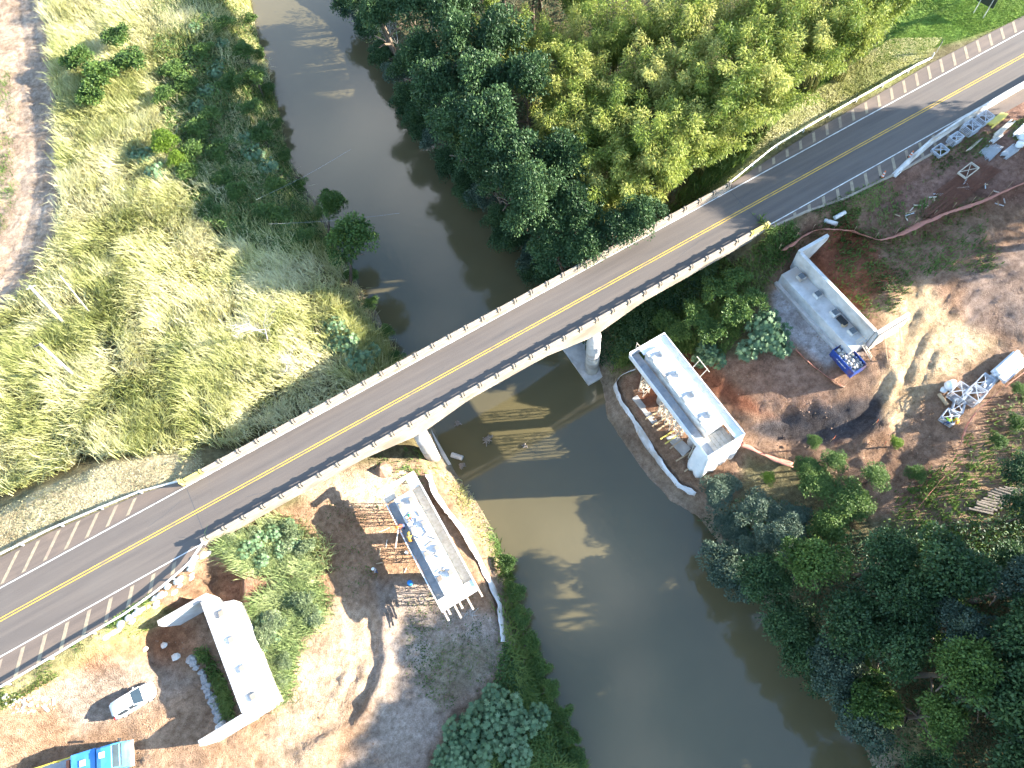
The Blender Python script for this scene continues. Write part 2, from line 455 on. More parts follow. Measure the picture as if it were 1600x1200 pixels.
def height(x, y):
    x = np.asarray(x, float); y = np.asarray(y, float)
    z = base_z(x, y)
    for pl, hgt, wd in BERMS:
        z = z + hgt * np.exp(-(seg_dist(x, y, pl) / wd) ** 2) * (1 + .8 * fbm(x, y, 1.2, 3))
    for pl, hgt, wd in PITS:
        z = z - hgt * np.exp(-(seg_dist(x, y, pl) / wd) ** 2)
    rg = 1 - 2 * np.abs(fbm(x + .6 * y, y, 2.6, 14, 3)) * 2
    z = z + .55 * fbm(x, y, 7, 1) + .42 * fbm(x, y, 1.6, 2, 3) + .10 * rg
    for pl in RUTS:
        d = seg_dist(x, y, pl)
        z = z - .16 * np.exp(-((d - .9) / .32) ** 2) + .07 * np.exp(-((d - 1.5) / .35) ** 2)
    de = np.minimum(np.where(inside(x, y, EMB_L), 0, seg_dist(x, y, EMB_L, True)), np.where(inside(x, y, EMB_R), 0, seg_dist(x, y, EMB_R, True)))
    emb = 11.93 - .75 * de + np.where(de > .3, .3 * fbm(x, y, 2.2, 9), 0)
    z = np.maximum(z, emb)
    z = np.where(de == 0, 11.93, z)
    for poly, zp, zm, sl in CUTS:
        pw = PX(poly, zp); d = np.where(inside(x, y, pw), 0, seg_dist(x, y, pw, True))
        z = np.minimum(z, np.where((de == 0), z, zm + .2 * fbm(x, y, 1.5, 8) + sl * d))
    sd = river_sd(x, y) + 1.1 * fbm(x, y, 5, 5)
    cap = np.where(sd > 0, .05 + 1.15 * sd + .5 * np.maximum(sd - 2, 0), np.maximum(-2.2, .5 * sd + .05))
    k = .5
    hh = np.clip(.5 + .5 * (cap - z) / k, 0, 1)
    z = cap * (1 - hh) + z * hh - k * hh * (1 - hh)
    return z

def axis(lo, hi, step, far):
    a = np.arange(lo, hi + step / 2, step)
    g = []; d = step
    while (g[-1] if g else 0) < far:
        d *= 1.35; g.append((g[-1] if g else 0) + d)
    g = np.array(g)
    return np.concatenate([lo - g[::-1], a, hi + g])
gx = axis(-62, 112, .4, 1500); gy = axis(-36, 150, .4, 1500)
GX, GY = np.meshgrid(gx, gy)
GZ = height(GX, GY)

def gz(x, y):
    x = np.asarray(x, float); y = np.asarray(y, float)
    i = np.clip(np.searchsorted(gx, x) - 1, 0, len(gx) - 2); j = np.clip(np.searchsorted(gy, y) - 1, 0, len(gy) - 2)
    fx = np.clip((x - gx[i]) / (gx[i + 1] - gx[i]), 0, 1); fy = np.clip((y - gy[j]) / (gy[j + 1] - gy[j]), 0, 1)
    return (GZ[j, i] * (1 - fx) + GZ[j, i + 1] * fx) * (1 - fy) + (GZ[j + 1, i] * (1 - fx) + GZ[j + 1, i + 1] * fx) * fy

SDG = river_sd(GX, GY)
def rsd(x, y):
    i = int(min(max(np.searchsorted(gx, x) - 1, 0), len(gx) - 2)); j = int(min(max(np.searchsorted(gy, y) - 1, 0), len(gy) - 2))
    return float(SDG[j, i])

def G(px, py, up=0.0):
    """point of the ground (plus up) seen at a photo pixel"""
    z = 7.0
    for _ in range(14):
        q = P(px, py, z + up)
        z = .5 * z + .5 * float(gz(q[0], q[1]))
    q = P(px, py, z + up)
    return Vector((q[0], q[1], float(gz(q[0], q[1]))))
# ground colours: soils and turf by area, each with its own ragged edge
PEACH = (.27, .178, .113); RED = (.18, .075, .042); GREY = (.26, .215, .175); MUD = (.07, .062, .06)
ZONES = [
 ([(-60,-60),(58,-60),(66,0),(76,60),(86,150),(95,260),(90,350),(62,430),(20,470),(-60,520)], 7.2, (.36,.27,.19), .8),
 ([(14,-60),(60,-60),(80,120),(90,260),(60,420),(10,470),(20,380),(45,250),(25,100)], 7.2, (.30,.235,.175), .8),
 ([(-80,1140),(0,1095),(60,1050),(200,985),(330,885),(352,860),(400,880),(440,805),(560,740),(660,700),(700,720),(775,860),(800,1000),(770,1060),(700,1130),(650,1260),(-80,1300)], 6, PEACH, .8),
 ([(150,1000),(230,965),(300,960),(300,1010),(250,1040),(120,1080),(60,1090)], 8, (.29,.16,.09), 1.0),
 ([(350,900),(420,900),(440,960),(390,980),(340,950)], 7.5, (.25,.145,.095), 1.0),
 ([(100,1080),(230,1030),(300,1060),(250,1110),(120,1140)], 7.8, (.25,.20,.155), 1.2),
 ([(440,1000),(520,950),(595,950),(600,1060),(545,1130),(470,1190),(430,1190),(420,1110)], 6.3, (.38,.285,.195), 1.4),
 ([(470,745),(640,715),(650,790),(540,795),(480,780)], 5, (.40,.30,.21), 1.0),
 ([(585,900),(640,880),(720,960),(796,960),(800,1020),(750,1080),(700,1125),(660,1230),(540,1230),(590,1090),(600,980)], 4.5, GREY, 1.0),
 ([(690,1000),(780,1010),(760,1060),(690,1110),(660,1060)], 3.4, (.20,.17,.12), 1.0),
 ([(520,800),(640,800),(660,900),(600,910),(540,890)], 4.8, (.28,.18,.11), 1.0),
 ([(1195,450),(1240,370),(1300,325),(1400,280),(1480,220),(1640,130),(1660,640),(1570,700),(1490,800),(1380,800),(1300,720),(1180,700),(1160,760),(1080,796),(1040,775),(960,620),(940,575),(1000,555),(1050,530),(1110,550),(1160,565),(1230,560)], 7, (.215,.138,.09), .8),
 ([(1390,270),(1480,210),(1620,140),(1640,320),(1520,300),(1400,330),(1320,340)], 11, (.19,.115,.085), 1.0),
 ([(1265,400),(1320,350),(1370,400),(1400,430),(1360,480),(1330,510),(1290,460)], 9, RED, .8),
 ([(1000,560),(1060,540),(1140,600),(1220,655),(1150,640),(1090,600),(1000,640)], 5, RED, .8),
 ([(1130,560),(1220,560),(1300,600),(1290,640),(1200,640)], 6, (.23,.145,.10), .8),
 ([(1375,485),(1440,450),(1480,500),(1560,540),(1470,600),(1410,655),(1365,645),(1390,560)], 8, (.40,.30,.18), 1.2),
 ([(1205,465),(1235,435),(1345,560),(1290,575),(1220,525)], 7.4, (.36,.345,.33), .6),
 ([(1205,650),(1290,640),(1370,625),(1372,672),(1310,695),(1220,685),(1170,665)], 5.4, MUD, .6),
 ([(1500,430),(1600,380),(1640,450),(1600,520),(1520,500)], 9, (.20,.15,.12), 1.2),
 ([(1480,720),(1600,640),(1640,760),(1560,820),(1450,820)], 6.6, (.22,.15,.095), 1.2),
 ([(-40,810),(150,715),(290,684),(300,742),(150,792),(-40,880)], 11.8, (.36,.31,.19), .7),
 ([(-80,1100),(0,1075),(130,1000),(240,935),(250,950),(140,1030),(0,1110),(-80,1150)], 11, (.24,.22,.10), .5),
 ([(1090,310),(1190,190),(1290,120),(1390,50),(1478,56),(1432,112),(1282,190),(1192,246),(1128,302)], 11.9, (.20,.21,.075), .6),
 ([(1360,110),(1420,-30),(1640,-60),(1640,20),(1470,76)], 11.4, (.12,.20,.035), .8),
]
tint = np.empty(GX.shape + (3,)); tint[:] = (.13, .115, .06)
wob = 1.6 * fbm(GX, GY, 3.0, 21)
core = (GX > -75) & (GX < 130) & (GY > -55) & (GY < 165)
cx, cy, cwob = GX[core], GY[core], wob[core]
tcore = tint[core]
for poly, zz, col, soft in ZONES:
    pw = PX(poly, zz)
    d = seg_dist(cx, cy, pw, True)
    d = np.where(inside(cx, cy, pw), d, -d) + cwob * soft * .8
    k = smooth(.5 + d / (2 * soft))[:, None]
    tcore = tcore * (1 - k) + np.array(col) * k
# washed grey-brown margin at the water's edge
sdc = river_sd(cx, cy)
k = smooth(1 - np.abs(sdc - .4) / 2.2)[:, None] * .75
tcore = tcore * (1 - k) + np.array((.21, .175, .13)) * k
tint[core] = tcore

def ground_material():
    m, N, L, b = new_mat('ground')
    a = N.new('ShaderNodeAttribute'); a.attribute_name = 'tint'
    co = N.new('ShaderNodeTexCoord')
    def noise(s, d=6, r=.65):
        n = N.new('ShaderNodeTexNoise'); n.inputs['Scale'].default_value = s; n.inputs['Detail'].default_value = d
        n.inputs['Roughness'].default_value = r
        L.new(co.outputs['Object'], n.inputs['Vector']); return n
    def ramp(src, p0, p1, c0, c1):
        r = N.new('ShaderNodeValToRGB'); r.color_ramp.elements[0].position = p0; r.color_ramp.elements[1].position = p1
        r.color_ramp.elements[0].color = (*c0, 1); r.color_ramp.elements[1].color = (*c1, 1)
        L.new(src, r.inputs['Fac']); return r.outputs['Color']
    def mul(x, y, f=1.0):
        n = N.new('ShaderNodeMix'); n.data_type = 'RGBA'; n.blend_type = 'MULTIPLY'; n.inputs[0].default_value = f
        L.new(x, n.inputs[6]); L.new(y, n.inputs[7]); return n.outputs[2]
    n1 = noise(.22, 4); n2 = noise(1.7, 4); n3 = noise(9, 3)
    c = mul(a.outputs['Color'], ramp(n1.outputs['Fac'], .3, .7, (.66, .60, .56), (1.3, 1.3, 1.3)))
    c = mul(c, ramp(n2.outputs['Fac'], .32, .68, (.66, .62, .58), (1.28, 1.28, 1.28)))
    c = mul(c, ramp(n3.outputs['Fac'], .3, .7, (.74, .72, .70), (1.22, 1.22, 1.22)))
    # scattered pale stones and clods
    v = N.new('ShaderNodeTexVoronoi'); v.inputs['Scale'].default_value = 2.6
    L.new(co.outputs['Object'], v.inputs['Vector'])
    st = ramp(v.outputs['Distance'], .03, .07, (1, 1, 1), (0, 0, 0))
    n4 = noise(.5, 3)
    gate = ramp(n4.outputs['Fac'], .52, .62, (0, 0, 0), (1, 1, 1))
    g = N.new('ShaderNodeMath'); g.operation = 'MULTIPLY'
    L.new(st, g.inputs[0]); L.new(gate, g.inputs[1])
    mx = N.new('ShaderNodeMix'); mx.data_type = 'RGBA'
    L.new(g.outputs[0], mx.inputs[0]); L.new(c, mx.inputs[6]); mx.inputs[7].default_value = (.50, .45, .38, 1)
    L.new(mx.outputs[2], b.inputs['Base Color'])
    b.inputs['Roughness'].default_value = .95; b.inputs['Specular IOR Level'].default_value = .1
    ad = N.new('ShaderNodeMath'); ad.operation = 'ADD'
    L.new(n2.outputs['Fac'], ad.inputs[0]); L.new(n3.outputs['Fac'], ad.inputs[1])
    bp = N.new('ShaderNodeBump'); bp.inputs['Strength'].default_value = 1.0; bp.inputs['Distance'].default_value = .17
    L.new(ad.outputs[0], bp.inputs['Height']); L.new(bp.outputs['Normal'], b.inputs['Normal'])
    return m
MAT['ground'] = ground_material()
ny, nx = GX.shape
idx = np.arange(ny * nx).reshape(ny, nx)
F = np.stack([idx[:-1, :-1], idx[:-1, 1:], idx[1:, 1:], idx[1:, :-1]], -1).reshape(-1, 4)
me = np_mesh('ground', np.stack([GX, GY, GZ], -1).reshape(-1, 3), F, 'ground')
at = me.attributes.new('tint', 'FLOAT_COLOR', 'POINT')
at.data.foreach_set('color', np.concatenate([tint.reshape(-1, 3), np.ones((ny * nx, 1))], 1).astype(np.float32).ravel())
me.polygons.foreach_set('use_smooth', np.ones(len(F), bool))
ground = bpy.data.objects.new('ground', me); COL.objects.link(ground)
tag(ground, 'bare soil, weeds and river banks around the bridge', 'ground', kind='structure')

# ------------------------------------------------------------------ river
def water_material():
    m, N, L, b = new_mat('river_water')
    co = N.new('ShaderNodeTexCoord')
    n = N.new('ShaderNodeTexNoise'); n.inputs['Scale'].default_value = .07; n.inputs['Detail'].default_value = 4
    L.new(co.outputs['Object'], n.inputs['Vector'])
    r = N.new('ShaderNodeValToRGB'); r.color_ramp.elements[0].position = .35; r.color_ramp.elements[1].position = .65
    r.color_ramp.elements[0].color = (.082, .068, .033, 1); r.color_ramp.elements[1].color = (.10, .082, .04, 1)
    L.new(n.outputs['Fac'], r.inputs['Fac']); L.new(r.outputs['Color'], b.inputs['Base Color'])
    b.inputs['Roughness'].default_value = .07; b.inputs['IOR'].default_value = 1.33
    b.inputs['Specular IOR Level'].default_value = 1.0
    mp = N.new('ShaderNodeMapping'); mp.inputs['Scale'].default_value = (1.0, .55, 1); mp.inputs['Rotation'].default_value = (0, 0, .35)
    L.new(co.outputs['Object'], mp.inputs['Vector'])
    n2 = N.new('ShaderNodeTexNoise'); n2.inputs['Scale'].default_value = 1.6; n2.inputs['Detail'].default_value = 3
    L.new(mp.outputs['Vector'], n2.inputs['Vector'])
    bp = N.new('ShaderNodeBump'); bp.inputs['Strength'].default_value = .10; bp.inputs['Distance'].default_value = .05
    L.new(n2.outputs['Fac'], bp.inputs['Height']); L.new(bp.outputs['Normal'], b.inputs['Normal'])
    return m
MAT['water'] = water_material()
def widen(pl, d):
    out = []
    for i, (x, y) in enumerate(pl):
        x0, y0 = pl[max(i - 1, 0)]; x1, y1 = pl[min(i + 1, len(pl) - 1)]
        l = math.hypot(x1 - x0, y1 - y0); out.append((x - (y1 - y0) / l * d, y + (x1 - x0) / l * d))
    return out
lw = widen(ext(lb), -3.0); rw = widen(ext(rb_), 3.0)
def resample(pl, n):
    s = [0]
    for a, b in zip(pl, pl[1:]):
        s.append(s[-1] + math.hypot(b[0] - a[0], b[1] - a[1]))
    t = np.linspace(0, s[-1], n)
    return list(zip(np.interp(t, s, [q[0] for q in pl]), np.interp(t, s, [q[1] for q in pl])))
la, ra = resample(lw, 160), resample(rw, 160)
mb = MB()
mb.add([(x, y, 0) for x, y in la] + [(x, y, 0) for x, y in ra], [(i, i + 1, 161 + i, 160 + i) for i in range(159)])
rv = mb.build('river', 'water'); tag(rv, 'muddy grey-green river flowing under the bridge', 'river', kind='structure')
bpy.context.view_layer.update()
if rv.data.polygons[5].normal.z < 0:
    rv.data.flip_normals()

# ------------------------------------------------------------------ road
ZR = 12.0
YC = 34.45
def asphalt_material(name, base, dark, dusty, bands=True):
    m, N, L, b = new_mat(name)
    co = N.new('ShaderNodeTexCoord')
    def ramp(src, els):
        r = N.new('ShaderNodeValToRGB'); e = r.color_ramp.elements
        while len(e) < len(els): e.new(.5)
        for i, (p, c) in enumerate(els):
            e[i].position = p; e[i].color = (*c, 1)
        L.new(src, r.inputs['Fac']); return r.outputs['Color']
    mp = N.new('ShaderNodeMapping'); mp.inputs['Scale'].default_value = (.05, 1.0, 1)
    L.new(co.outputs['Object'], mp.inputs['Vector'])
    n = N.new('ShaderNodeTexNoise'); n.inputs['Scale'].default_value = 1.6; n.inputs['Detail'].default_value = 6
    L.new(mp.outputs['Vector'], n.inputs['Vector'])
    c = ramp(n.outputs['Fac'], [(.32, dark), (.68, base)])
    n2 = N.new('ShaderNodeTexNoise'); n2.inputs['Scale'].default_value = 14; n2.inputs['Detail'].default_value = 4
    L.new(co.outputs['Object'], n2.inputs['Vector'])
    c2 = ramp(n2.outputs['Fac'], [(.3, (.82, .82, .82)), (.7, (1.15, 1.15, 1.15))])
    mu = N.new('ShaderNodeMix'); mu.data_type = 'RGBA'; mu.blend_type = 'MULTIPLY'; mu.inputs[0].default_value = 1
    L.new(c, mu.inputs[6]); L.new(c2, mu.inputs[7]); out = mu.outputs[2]
    if bands:
        sx = N.new('ShaderNodeSeparateXYZ'); L.new(co.outputs['Object'], sx.inputs[0])
        mr = N.new('ShaderNodeMapRange'); mr.inputs['From Min'].default_value = YC - 3.6; mr.inputs['From Max'].default_value = YC + 3.6
        nw = N.new('ShaderNodeTexNoise'); nw.inputs['Scale'].default_value = .12
        L.new(co.outputs['Object'], nw.inputs['Vector'])
        ad = N.new('ShaderNodeMath'); ad.operation = 'MULTIPLY_ADD'; ad.inputs[1].default_value = .5
        L.new(nw.outputs['Fac'], ad.inputs[0]); L.new(sx.outputs['Y'], ad.inputs[2])
        L.new(ad.outputs[0], mr.inputs['Value'])
        g = lambda v: (v, v, v)
        bd = ramp(mr.outputs['Result'], [(0, (1.42, 1.14, .95)), (.10, (1.28, 1.10, .96)), (.19, (1.0, .95, .88)), (.27, (1.28, 1.18, 1.06)), (.36, (.98, .94, .88)), (.45, (1.12, 1.06, 1.0)), (.55, g(.95)),
                                          (.63, (.76, .79, .84)), (.73, (1.34, 1.36, 1.38)), (.83, (.82, .86, .92)), (.92, (.70, .75, .82)), (1, g(1.0))])
        m3 = N.new('ShaderNodeMix'); m3.data_type = 'RGBA'; m3.blend_type = 'MULTIPLY'; m3.inputs[0].default_value = 1
        L.new(out, m3.inputs[6]); L.new(bd, m3.inputs[7]); out = m3.outputs[2]
    # dust blown over it
    n3 = N.new('ShaderNodeTexNoise'); n3.inputs['Scale'].default_value = .35; n3.inputs['Detail'].default_value = 7
    L.new(co.outputs['Object'], n3.inputs['Vector'])
    k = ramp(n3.outputs['Fac'], [(.52, (0, 0, 0)), (.80, (.55, .55, .55))])
    m4 = N.new('ShaderNodeMix'); m4.data_type = 'RGBA'
    L.new(k, m4.inputs[0]); L.new(out, m4.inputs[6]); m4.inputs[7].default_value = (*dusty, 1)
    L.new(m4.outputs[2], b.inputs['Base Color'])
    b.inputs['Roughness'].default_value = .75; b.inputs['Specular IOR Level'].default_value = .35
    bp = N.new('ShaderNodeBump'); bp.inputs['Strength'].default_value = .2; bp.inputs['Distance'].default_value = .02
    L.new(n2.outputs['Fac'], bp.inputs['Height']); L.new(bp.outputs['Normal'], b.inputs['Normal'])
    return m
MAT['asphalt'] = asphalt_material('asphalt', (.088, .089, .086), (.064, .066, .067), (.115, .098, .082))
MAT['shoulder'] = asphalt_material('shoulder', (.14, .105, .08), (.105, .08, .063), (.20, .14, .098), False)
road = thing('road', 'two-lane asphalt road crossing the river on the old bridge', 'road', (0, YC, ZR))
tag(road, kind='structure')
mb = MB(); xs = np.concatenate([[-1500, -400], np.arange(-120, 160, 10), [400, 1500]])
mb.add([(x, y, ZR) for x in xs for y in (31.12, 37.72)], [(2 * i, 2 * i + 2, 2 * i + 3, 2 * i + 1) for i in range(len(xs) - 1)])
mb.build('asphalt', 'asphalt', road)
SHO = {'UL': [(-22.4, 37.7), (-22.4, 38.3), (-26.7, 39.3), (-31.4, 39.9), (-36, 40.4), (-41.3, 40.6), (-1500, 40.6), (-1500, 37.7)],
       'LL': [(-22.4, 31.14), (-22.4, 30.7), (-25, 29.7), (-28, 29.0), (-32, 28.5), (-44, 28.2), (-1500, 28.2), (-1500, 31.14)],
       'UR': [(46.2, 37.7), (46.2, 38.2), (50.8, 38.6), (60, 39.25), (71, 39.5), (79, 39.8), (95, 39.5), (1500, 39.5), (1500, 37.7)],
       'LR': [(46.2, 31.14), (46.2, 30.7), (51.5, 30.2), (56.3, 29.3), (63.6, 28.9), (75, 28.9), (1500, 28.9), (1500, 31.14)]}
for k, pl in SHO.items():
    m_ = MB(); m_.add([(x, y, ZR - .006) for x, y in pl], [tuple(range(len(pl))) if k in ('LL', 'UR') else tuple(range(len(pl) - 1, -1, -1))])
    o = m_.build('shoulder', 'shoulder', road)
    if o.data.polygons[0].normal.z < 0: o.data.flip_normals()
def strip(name, mat, x0, x1, y0, y1, z, n=1):
    m_ = MB(); m_.add([(x0, y0, z), (x1, y0, z), (x1, y1, z), (x0, y1, z)], [(0, 1, 2, 3)])
    return m_.build(name, mat, road)
for y0 in (YC - .19, YC + .09):
    strip('centre_line', 'yellow_line', -600, 600, y0, y0 + .11, ZR + .005)
strip('edge_line', 'white_paint', -600, 600, 37.46, 37.58, ZR + .005)
strip('edge_line', 'white_paint', -600, -22.6, 30.98, 31.10, ZR + .005)
strip('edge_line', 'white_paint', 46.6, 600, 31.10, 31.22, ZR + .005)
# slanting hatch bars on the four shoulders
def hatch(xa, ya, xb, yb, w_):
    m_ = MB()
    m_.add([(xa - w_ / 2, ya, ZR + .005), (xa + w_ / 2, ya, ZR + .005), (xb + w_ / 2, yb, ZR + .005), (xb - w_ / 2, yb, ZR + .005)], [(0, 1, 2, 3)])
    o = m_.build('hatch_stripe', 'hatch_paint', road)
    if o.data.polygons[0].normal.z < 0: o.data.flip_normals()
def line_y(pl, x):
    q = sorted(pl[1:-1]); return float(np.interp(x, [a for a, b in q], [b for a, b in q]))
for i in range(14):
    x = -28.7 - 2.18 * i
    yt = line_y(SHO['UL'], x) - .35
    hatch(x, 37.85, x + .92 * (yt - 37.85), yt, .42)
for i in range(14):
    x = -26.0 - 2.19 * i
    yb2 = line_y(SHO['LL'], x) + .25
    hatch(x, 30.75, x - .58 * (30.75 - yb2), yb2, .42)
for i in range(24):
    x = 50.9 + 2.03 * i
    yt = line_y(SHO['UR'], x) - .12
    hatch(x, 37.85, x + .72 * (yt - 37.85), yt, .42)
for i in range(13):
    x = 50.3 + 2.07 * i
    yb2 = max(line_y(SHO['LR'], x) + .12, 29.0)
    hatch(x, 30.95, x - .66 * (30.95 - yb2), yb2, .42)

MAT['tar_patch'] = pm('tar_patch', (.072, .073, .074), (.058, .06, .062), 6, .8)
for x_ in (-22.45, 46.2):
    strip('expansion_joint', 'tar_patch', x_ - .03, x_ + .03, 31.14, 37.60, ZR + .0035)
r_ = random.Random(3)
for i in range(16):
    x_ = r_.uniform(-55, 90); y_ = r_.uniform(31.5, 37.2); n_ = r_.randint(5, 9); vs = []; h_ = []
    a_ = r_.uniform(-.25, .25) if i % 3 else 1.4
    for k in range(n_):
        vs.append((x_, y_)); x_ += math.cos(a_) * .5; y_ += math.sin(a_) * .5 + r_.uniform(-.12, .12)
    vs = [(a, min(max(b, 31.3), 37.4)) for a, b in vs]
    m_ = MB(); m_.add([(a, b - .018, ZR + .003) for a, b in vs] + [(a, b + .018, ZR + .003) for a, b in vs], [(k, k + 1, n_ + k + 1, n_ + k) for k in range(n_ - 1)]); m_.build('crack_seal', 'tar_patch', road)
# ------------------------------------------------------------------ the old road bridge
XA, XB = -22.4, 46.1
PIERX = (0.9, 23.2)
br = thing('road_bridge', 'old cream concrete road bridge with slotted parapets on round piers', 'bridge', ((XA + XB) / 2, YC, 0))
MB().box(XA, XB, 30.9, 38.02, 11.55, 11.96).build('deck_slab', 'concrete_old', br)
for y0, y1 in ((30.92, 31.13), (37.62, 38.0)):
    MB().box(XA + .01, XB - .01, y0, y1, 11.962, 12.16).build('kerb', 'cream_rail', br)
def soffit(x):
    d = 1.05
    for px_ in PIERX:
        d = max(d, 2.5 - max(0, abs(x - px_) - .9) * .27)
    return 11.55 - d
gxs = np.unique(np.concatenate([np.linspace(XA + .05, XB - .05, 60), [PIERX[0] - .9, PIERX[0] + .9, PIERX[1] - .9, PIERX[1] + .9]]))
for y0, y1 in ((31.15, 31.75), (33.6, 34.0), (35.2, 35.6), (37.2, 37.75)):
    prof = [(x, soffit(x)) for x in gxs] + [(gxs[-1], 11.548), (gxs[0], 11.548)]
    MB().xprism(prof, y0, y1).build('girder', 'concrete_old', br)
for xx in (-15, -7, 7.5, 12, 16.5, 31, 39):
    MB().box(xx - .12, xx + .12, 31.7, 37.3, 10.65, 11.54).build('diaphragm', 'concrete_old', br)
for k, xx in enumerate(PIERX):
    MB().box(xx - .75, xx + .75, 31.3, 37.6, 8.6, 9.12).build('cross_beam', 'concrete_old', br)
    for yy in (31.15, 37.5):
        c = MB().tube([(xx, yy, -1.5), (xx, yy, 9.0)], [.86, .80], 28)
        o = c.build('pier_column', 'concrete', br, smooth=True)
        MB().tube([(xx, yy, 4.4), (xx, yy, 4.48)], .845, 28).build('joint_ring', 'concrete_old', o)
    MB().box(xx - 1.5, xx + 1.5, 29.6, 39.0, -1.0, .35).build('footing', 'concrete', br, bevel=.05)
# parapets: posts, kerb panels and top beams in 33 bays a side
NB = 33; bay = (XB - XA) / NB
post_me = MB().box(-.11, .11, -.13, .13, .0, .86).mesh('rail_post', 'cream_rail')
post_y = MB().box(-.11, .11, -.13, .13, .0, .86).mesh('rail_post_yellow', 'yellow_paint')
low_me = MB().box(-bay / 2 + .13, bay / 2 - .13, -.075, .075, .0, .36).mesh('rail_panel', 'cream_rail')
low_y = MB().box(-bay / 2 + .13, bay / 2 - .13, -.075, .075, .0, .36).mesh('rail_panel_yellow', 'yellow_paint')
top_me = MB().box(-bay / 2 + .02, bay / 2 - .02, -.10, .10, .56, .80).mesh('rail_beam', 'cream_rail')
top_y = MB().box(-bay / 2 + .02, bay / 2 - .02, -.10, .10, .56, .80).mesh('rail_beam_yellow', 'yellow_paint')
slot = MB().box(-.028, .028, -.16, .16, .30, .87).mesh('joint_strip', 'dark')
for side, y in (('lower', 31.02), ('upper', 37.88)):
    for i in range(NB + 1):
        yel = (side == 'upper' and i < 2) or (side == 'lower' and i > NB - 2)
        xx = XA + bay * i
        if i == 0: xx += .12
        if i == NB: xx -= .12
        p_ = inst('rail_post', post_y if yel else post_me, Vector((xx, y, 12.16)) - br.location, br)
        for e_ in (-.142, .142):
            inst('joint_strip', slot, (e_, 0, 0), p_)
    for i in range(NB):
        yel = (side == 'upper' and i < 1) or (side == 'lower' and i > NB - 2)
        q = Vector((XA + bay * (i + .5), y, 12.16)) - br.location
        inst('rail_panel', low_y if yel else low_me, q, br)
        inst('rail_beam', top_y if yel else top_me, q, br)
for xx in (XA - .35, XB + .02):
    MB().box(xx, xx + .33, 30.95, 38.0, 9.5, 11.9).build('end_wall', 'concrete_old', br)
for xx in (XA - .3, XB + .05):
    for y in (30.98, 37.92):
        yel = (xx < 0) == (y > 34)
        MB().box(xx, xx + .26, y - .2, y + .2, 11.9, 13.05).build('end_post', 'yellow_paint' if yel else 'cream_rail', br, bevel=.03)

# ------------------------------------------------------------------ guard rails of the approaches
WPROF = [(-.03, -.155), (.05, -.10), (.05, -.06), (-.02, 0), (.05, .06), (.05, .10), (-.03, .155)]
def guardrail(label, pts, face, posts=2.0, z=12.0, end=True):
    r = thing('guardrail', label, 'guardrail', (pts[0][0], pts[0][1], z))
    pl = resample(pts, max(3, int(sum(math.dist(a, b) for a, b in zip(pts, pts[1:])) / 1.0)))
    k = MB(); n = len(WPROF); vs = []; fs = []
    for i, (x, y) in enumerate(pl):
        x0, y0 = pl[max(i - 1, 0)]; x1, y1 = pl[min(i + 1, len(pl) - 1)]
        l = math.hypot(x1 - x0, y1 - y0); nxv, nyv = -(y1 - y0) / l * face, (x1 - x0) / l * face
        dz = 0
        if end and i >= len(pl) - 3: dz = -.25 * (i - (len(pl) - 4)) * .8
        for (u, v) in WPROF:
            vs.append((x + nxv * u, y + nyv * u, z + .60 + v + dz))
        for (u, v) in WPROF[::-1]:
            vs.append((x + nxv * (u - .02), y + nyv * (u - .02), z + .60 + v + dz))
    m = 2 * n
    for i in range(len(pl) - 1):
        for j in range(m):
            a = i * m + j; b = i * m + (j + 1) % m
            fs.append((a, b, b + m, a + m))
    k.add(vs, fs); k.build('beam', 'galv', r, smooth=False)
    tot = sum(math.dist(a, b) for a, b in zip(pts, pts[1:]))
    for q in resample(pts, int(tot / posts) + 1):
        g0 = min(float(gz(*q)), z)
        MB().obox((q[0], q[1] , (g0 - .3 + z + .72) / 2), .12, .15, z + .72 - g0 + .3, 0).build('post', 'galv', r)
    return r
guardrail('galvanised guardrail curving off the bridge along the dry grass verge, near the yellow parapet end', [(-22.7, 38.2), (-26.7, 39.35), (-31.4, 39.95), (-35.7, 40.42), (-41.3, 40.62), (-60, 40.7), (-80, 40.7)], -1, 4.0)
guardrail('galvanised guardrail above the parked white car, casting a wide shadow on the shoulder', [(-22.7, 30.8), (-24.6, 29.6), (-28.2, 28.75), (-31.6, 28.35), (-36, 28.3), (-40.5, 28.15), (-60, 27.9)], 1, 4.0)
guardrail('galvanised guardrail along the shoulder below the bamboo, ending at the small sign', [(46.5, 38.2), (47.6, 38.4), (54.3, 39.65), (61.4, 39.95), (69.6, 40.1), (76, 40.2), (80, 40.45)], 1, 4.0)
# low concrete kerb on the fourth approach
kp = [(46.5, 30.75), (51.4, 30.35), (56.2, 29.4), (63.5, 28.95), (75, 28.85)]
k = MB()
for a, b in zip(kp, kp[1:]):
    d = Vector((b[0] - a[0], b[1] - a[1], 0)); L_ = d.length
    k.obox(((a[0] + b[0]) / 2, (a[1] + b[1]) / 2, 11.98), L_ + .05, .26, .30, math.atan2(d.y, d.x))
solo('road_kerb', k, 'concrete_old', 'low concrete kerb edging the shoulder where the two striped posts stand', 'kerb', (50, 30.4, 11.9))
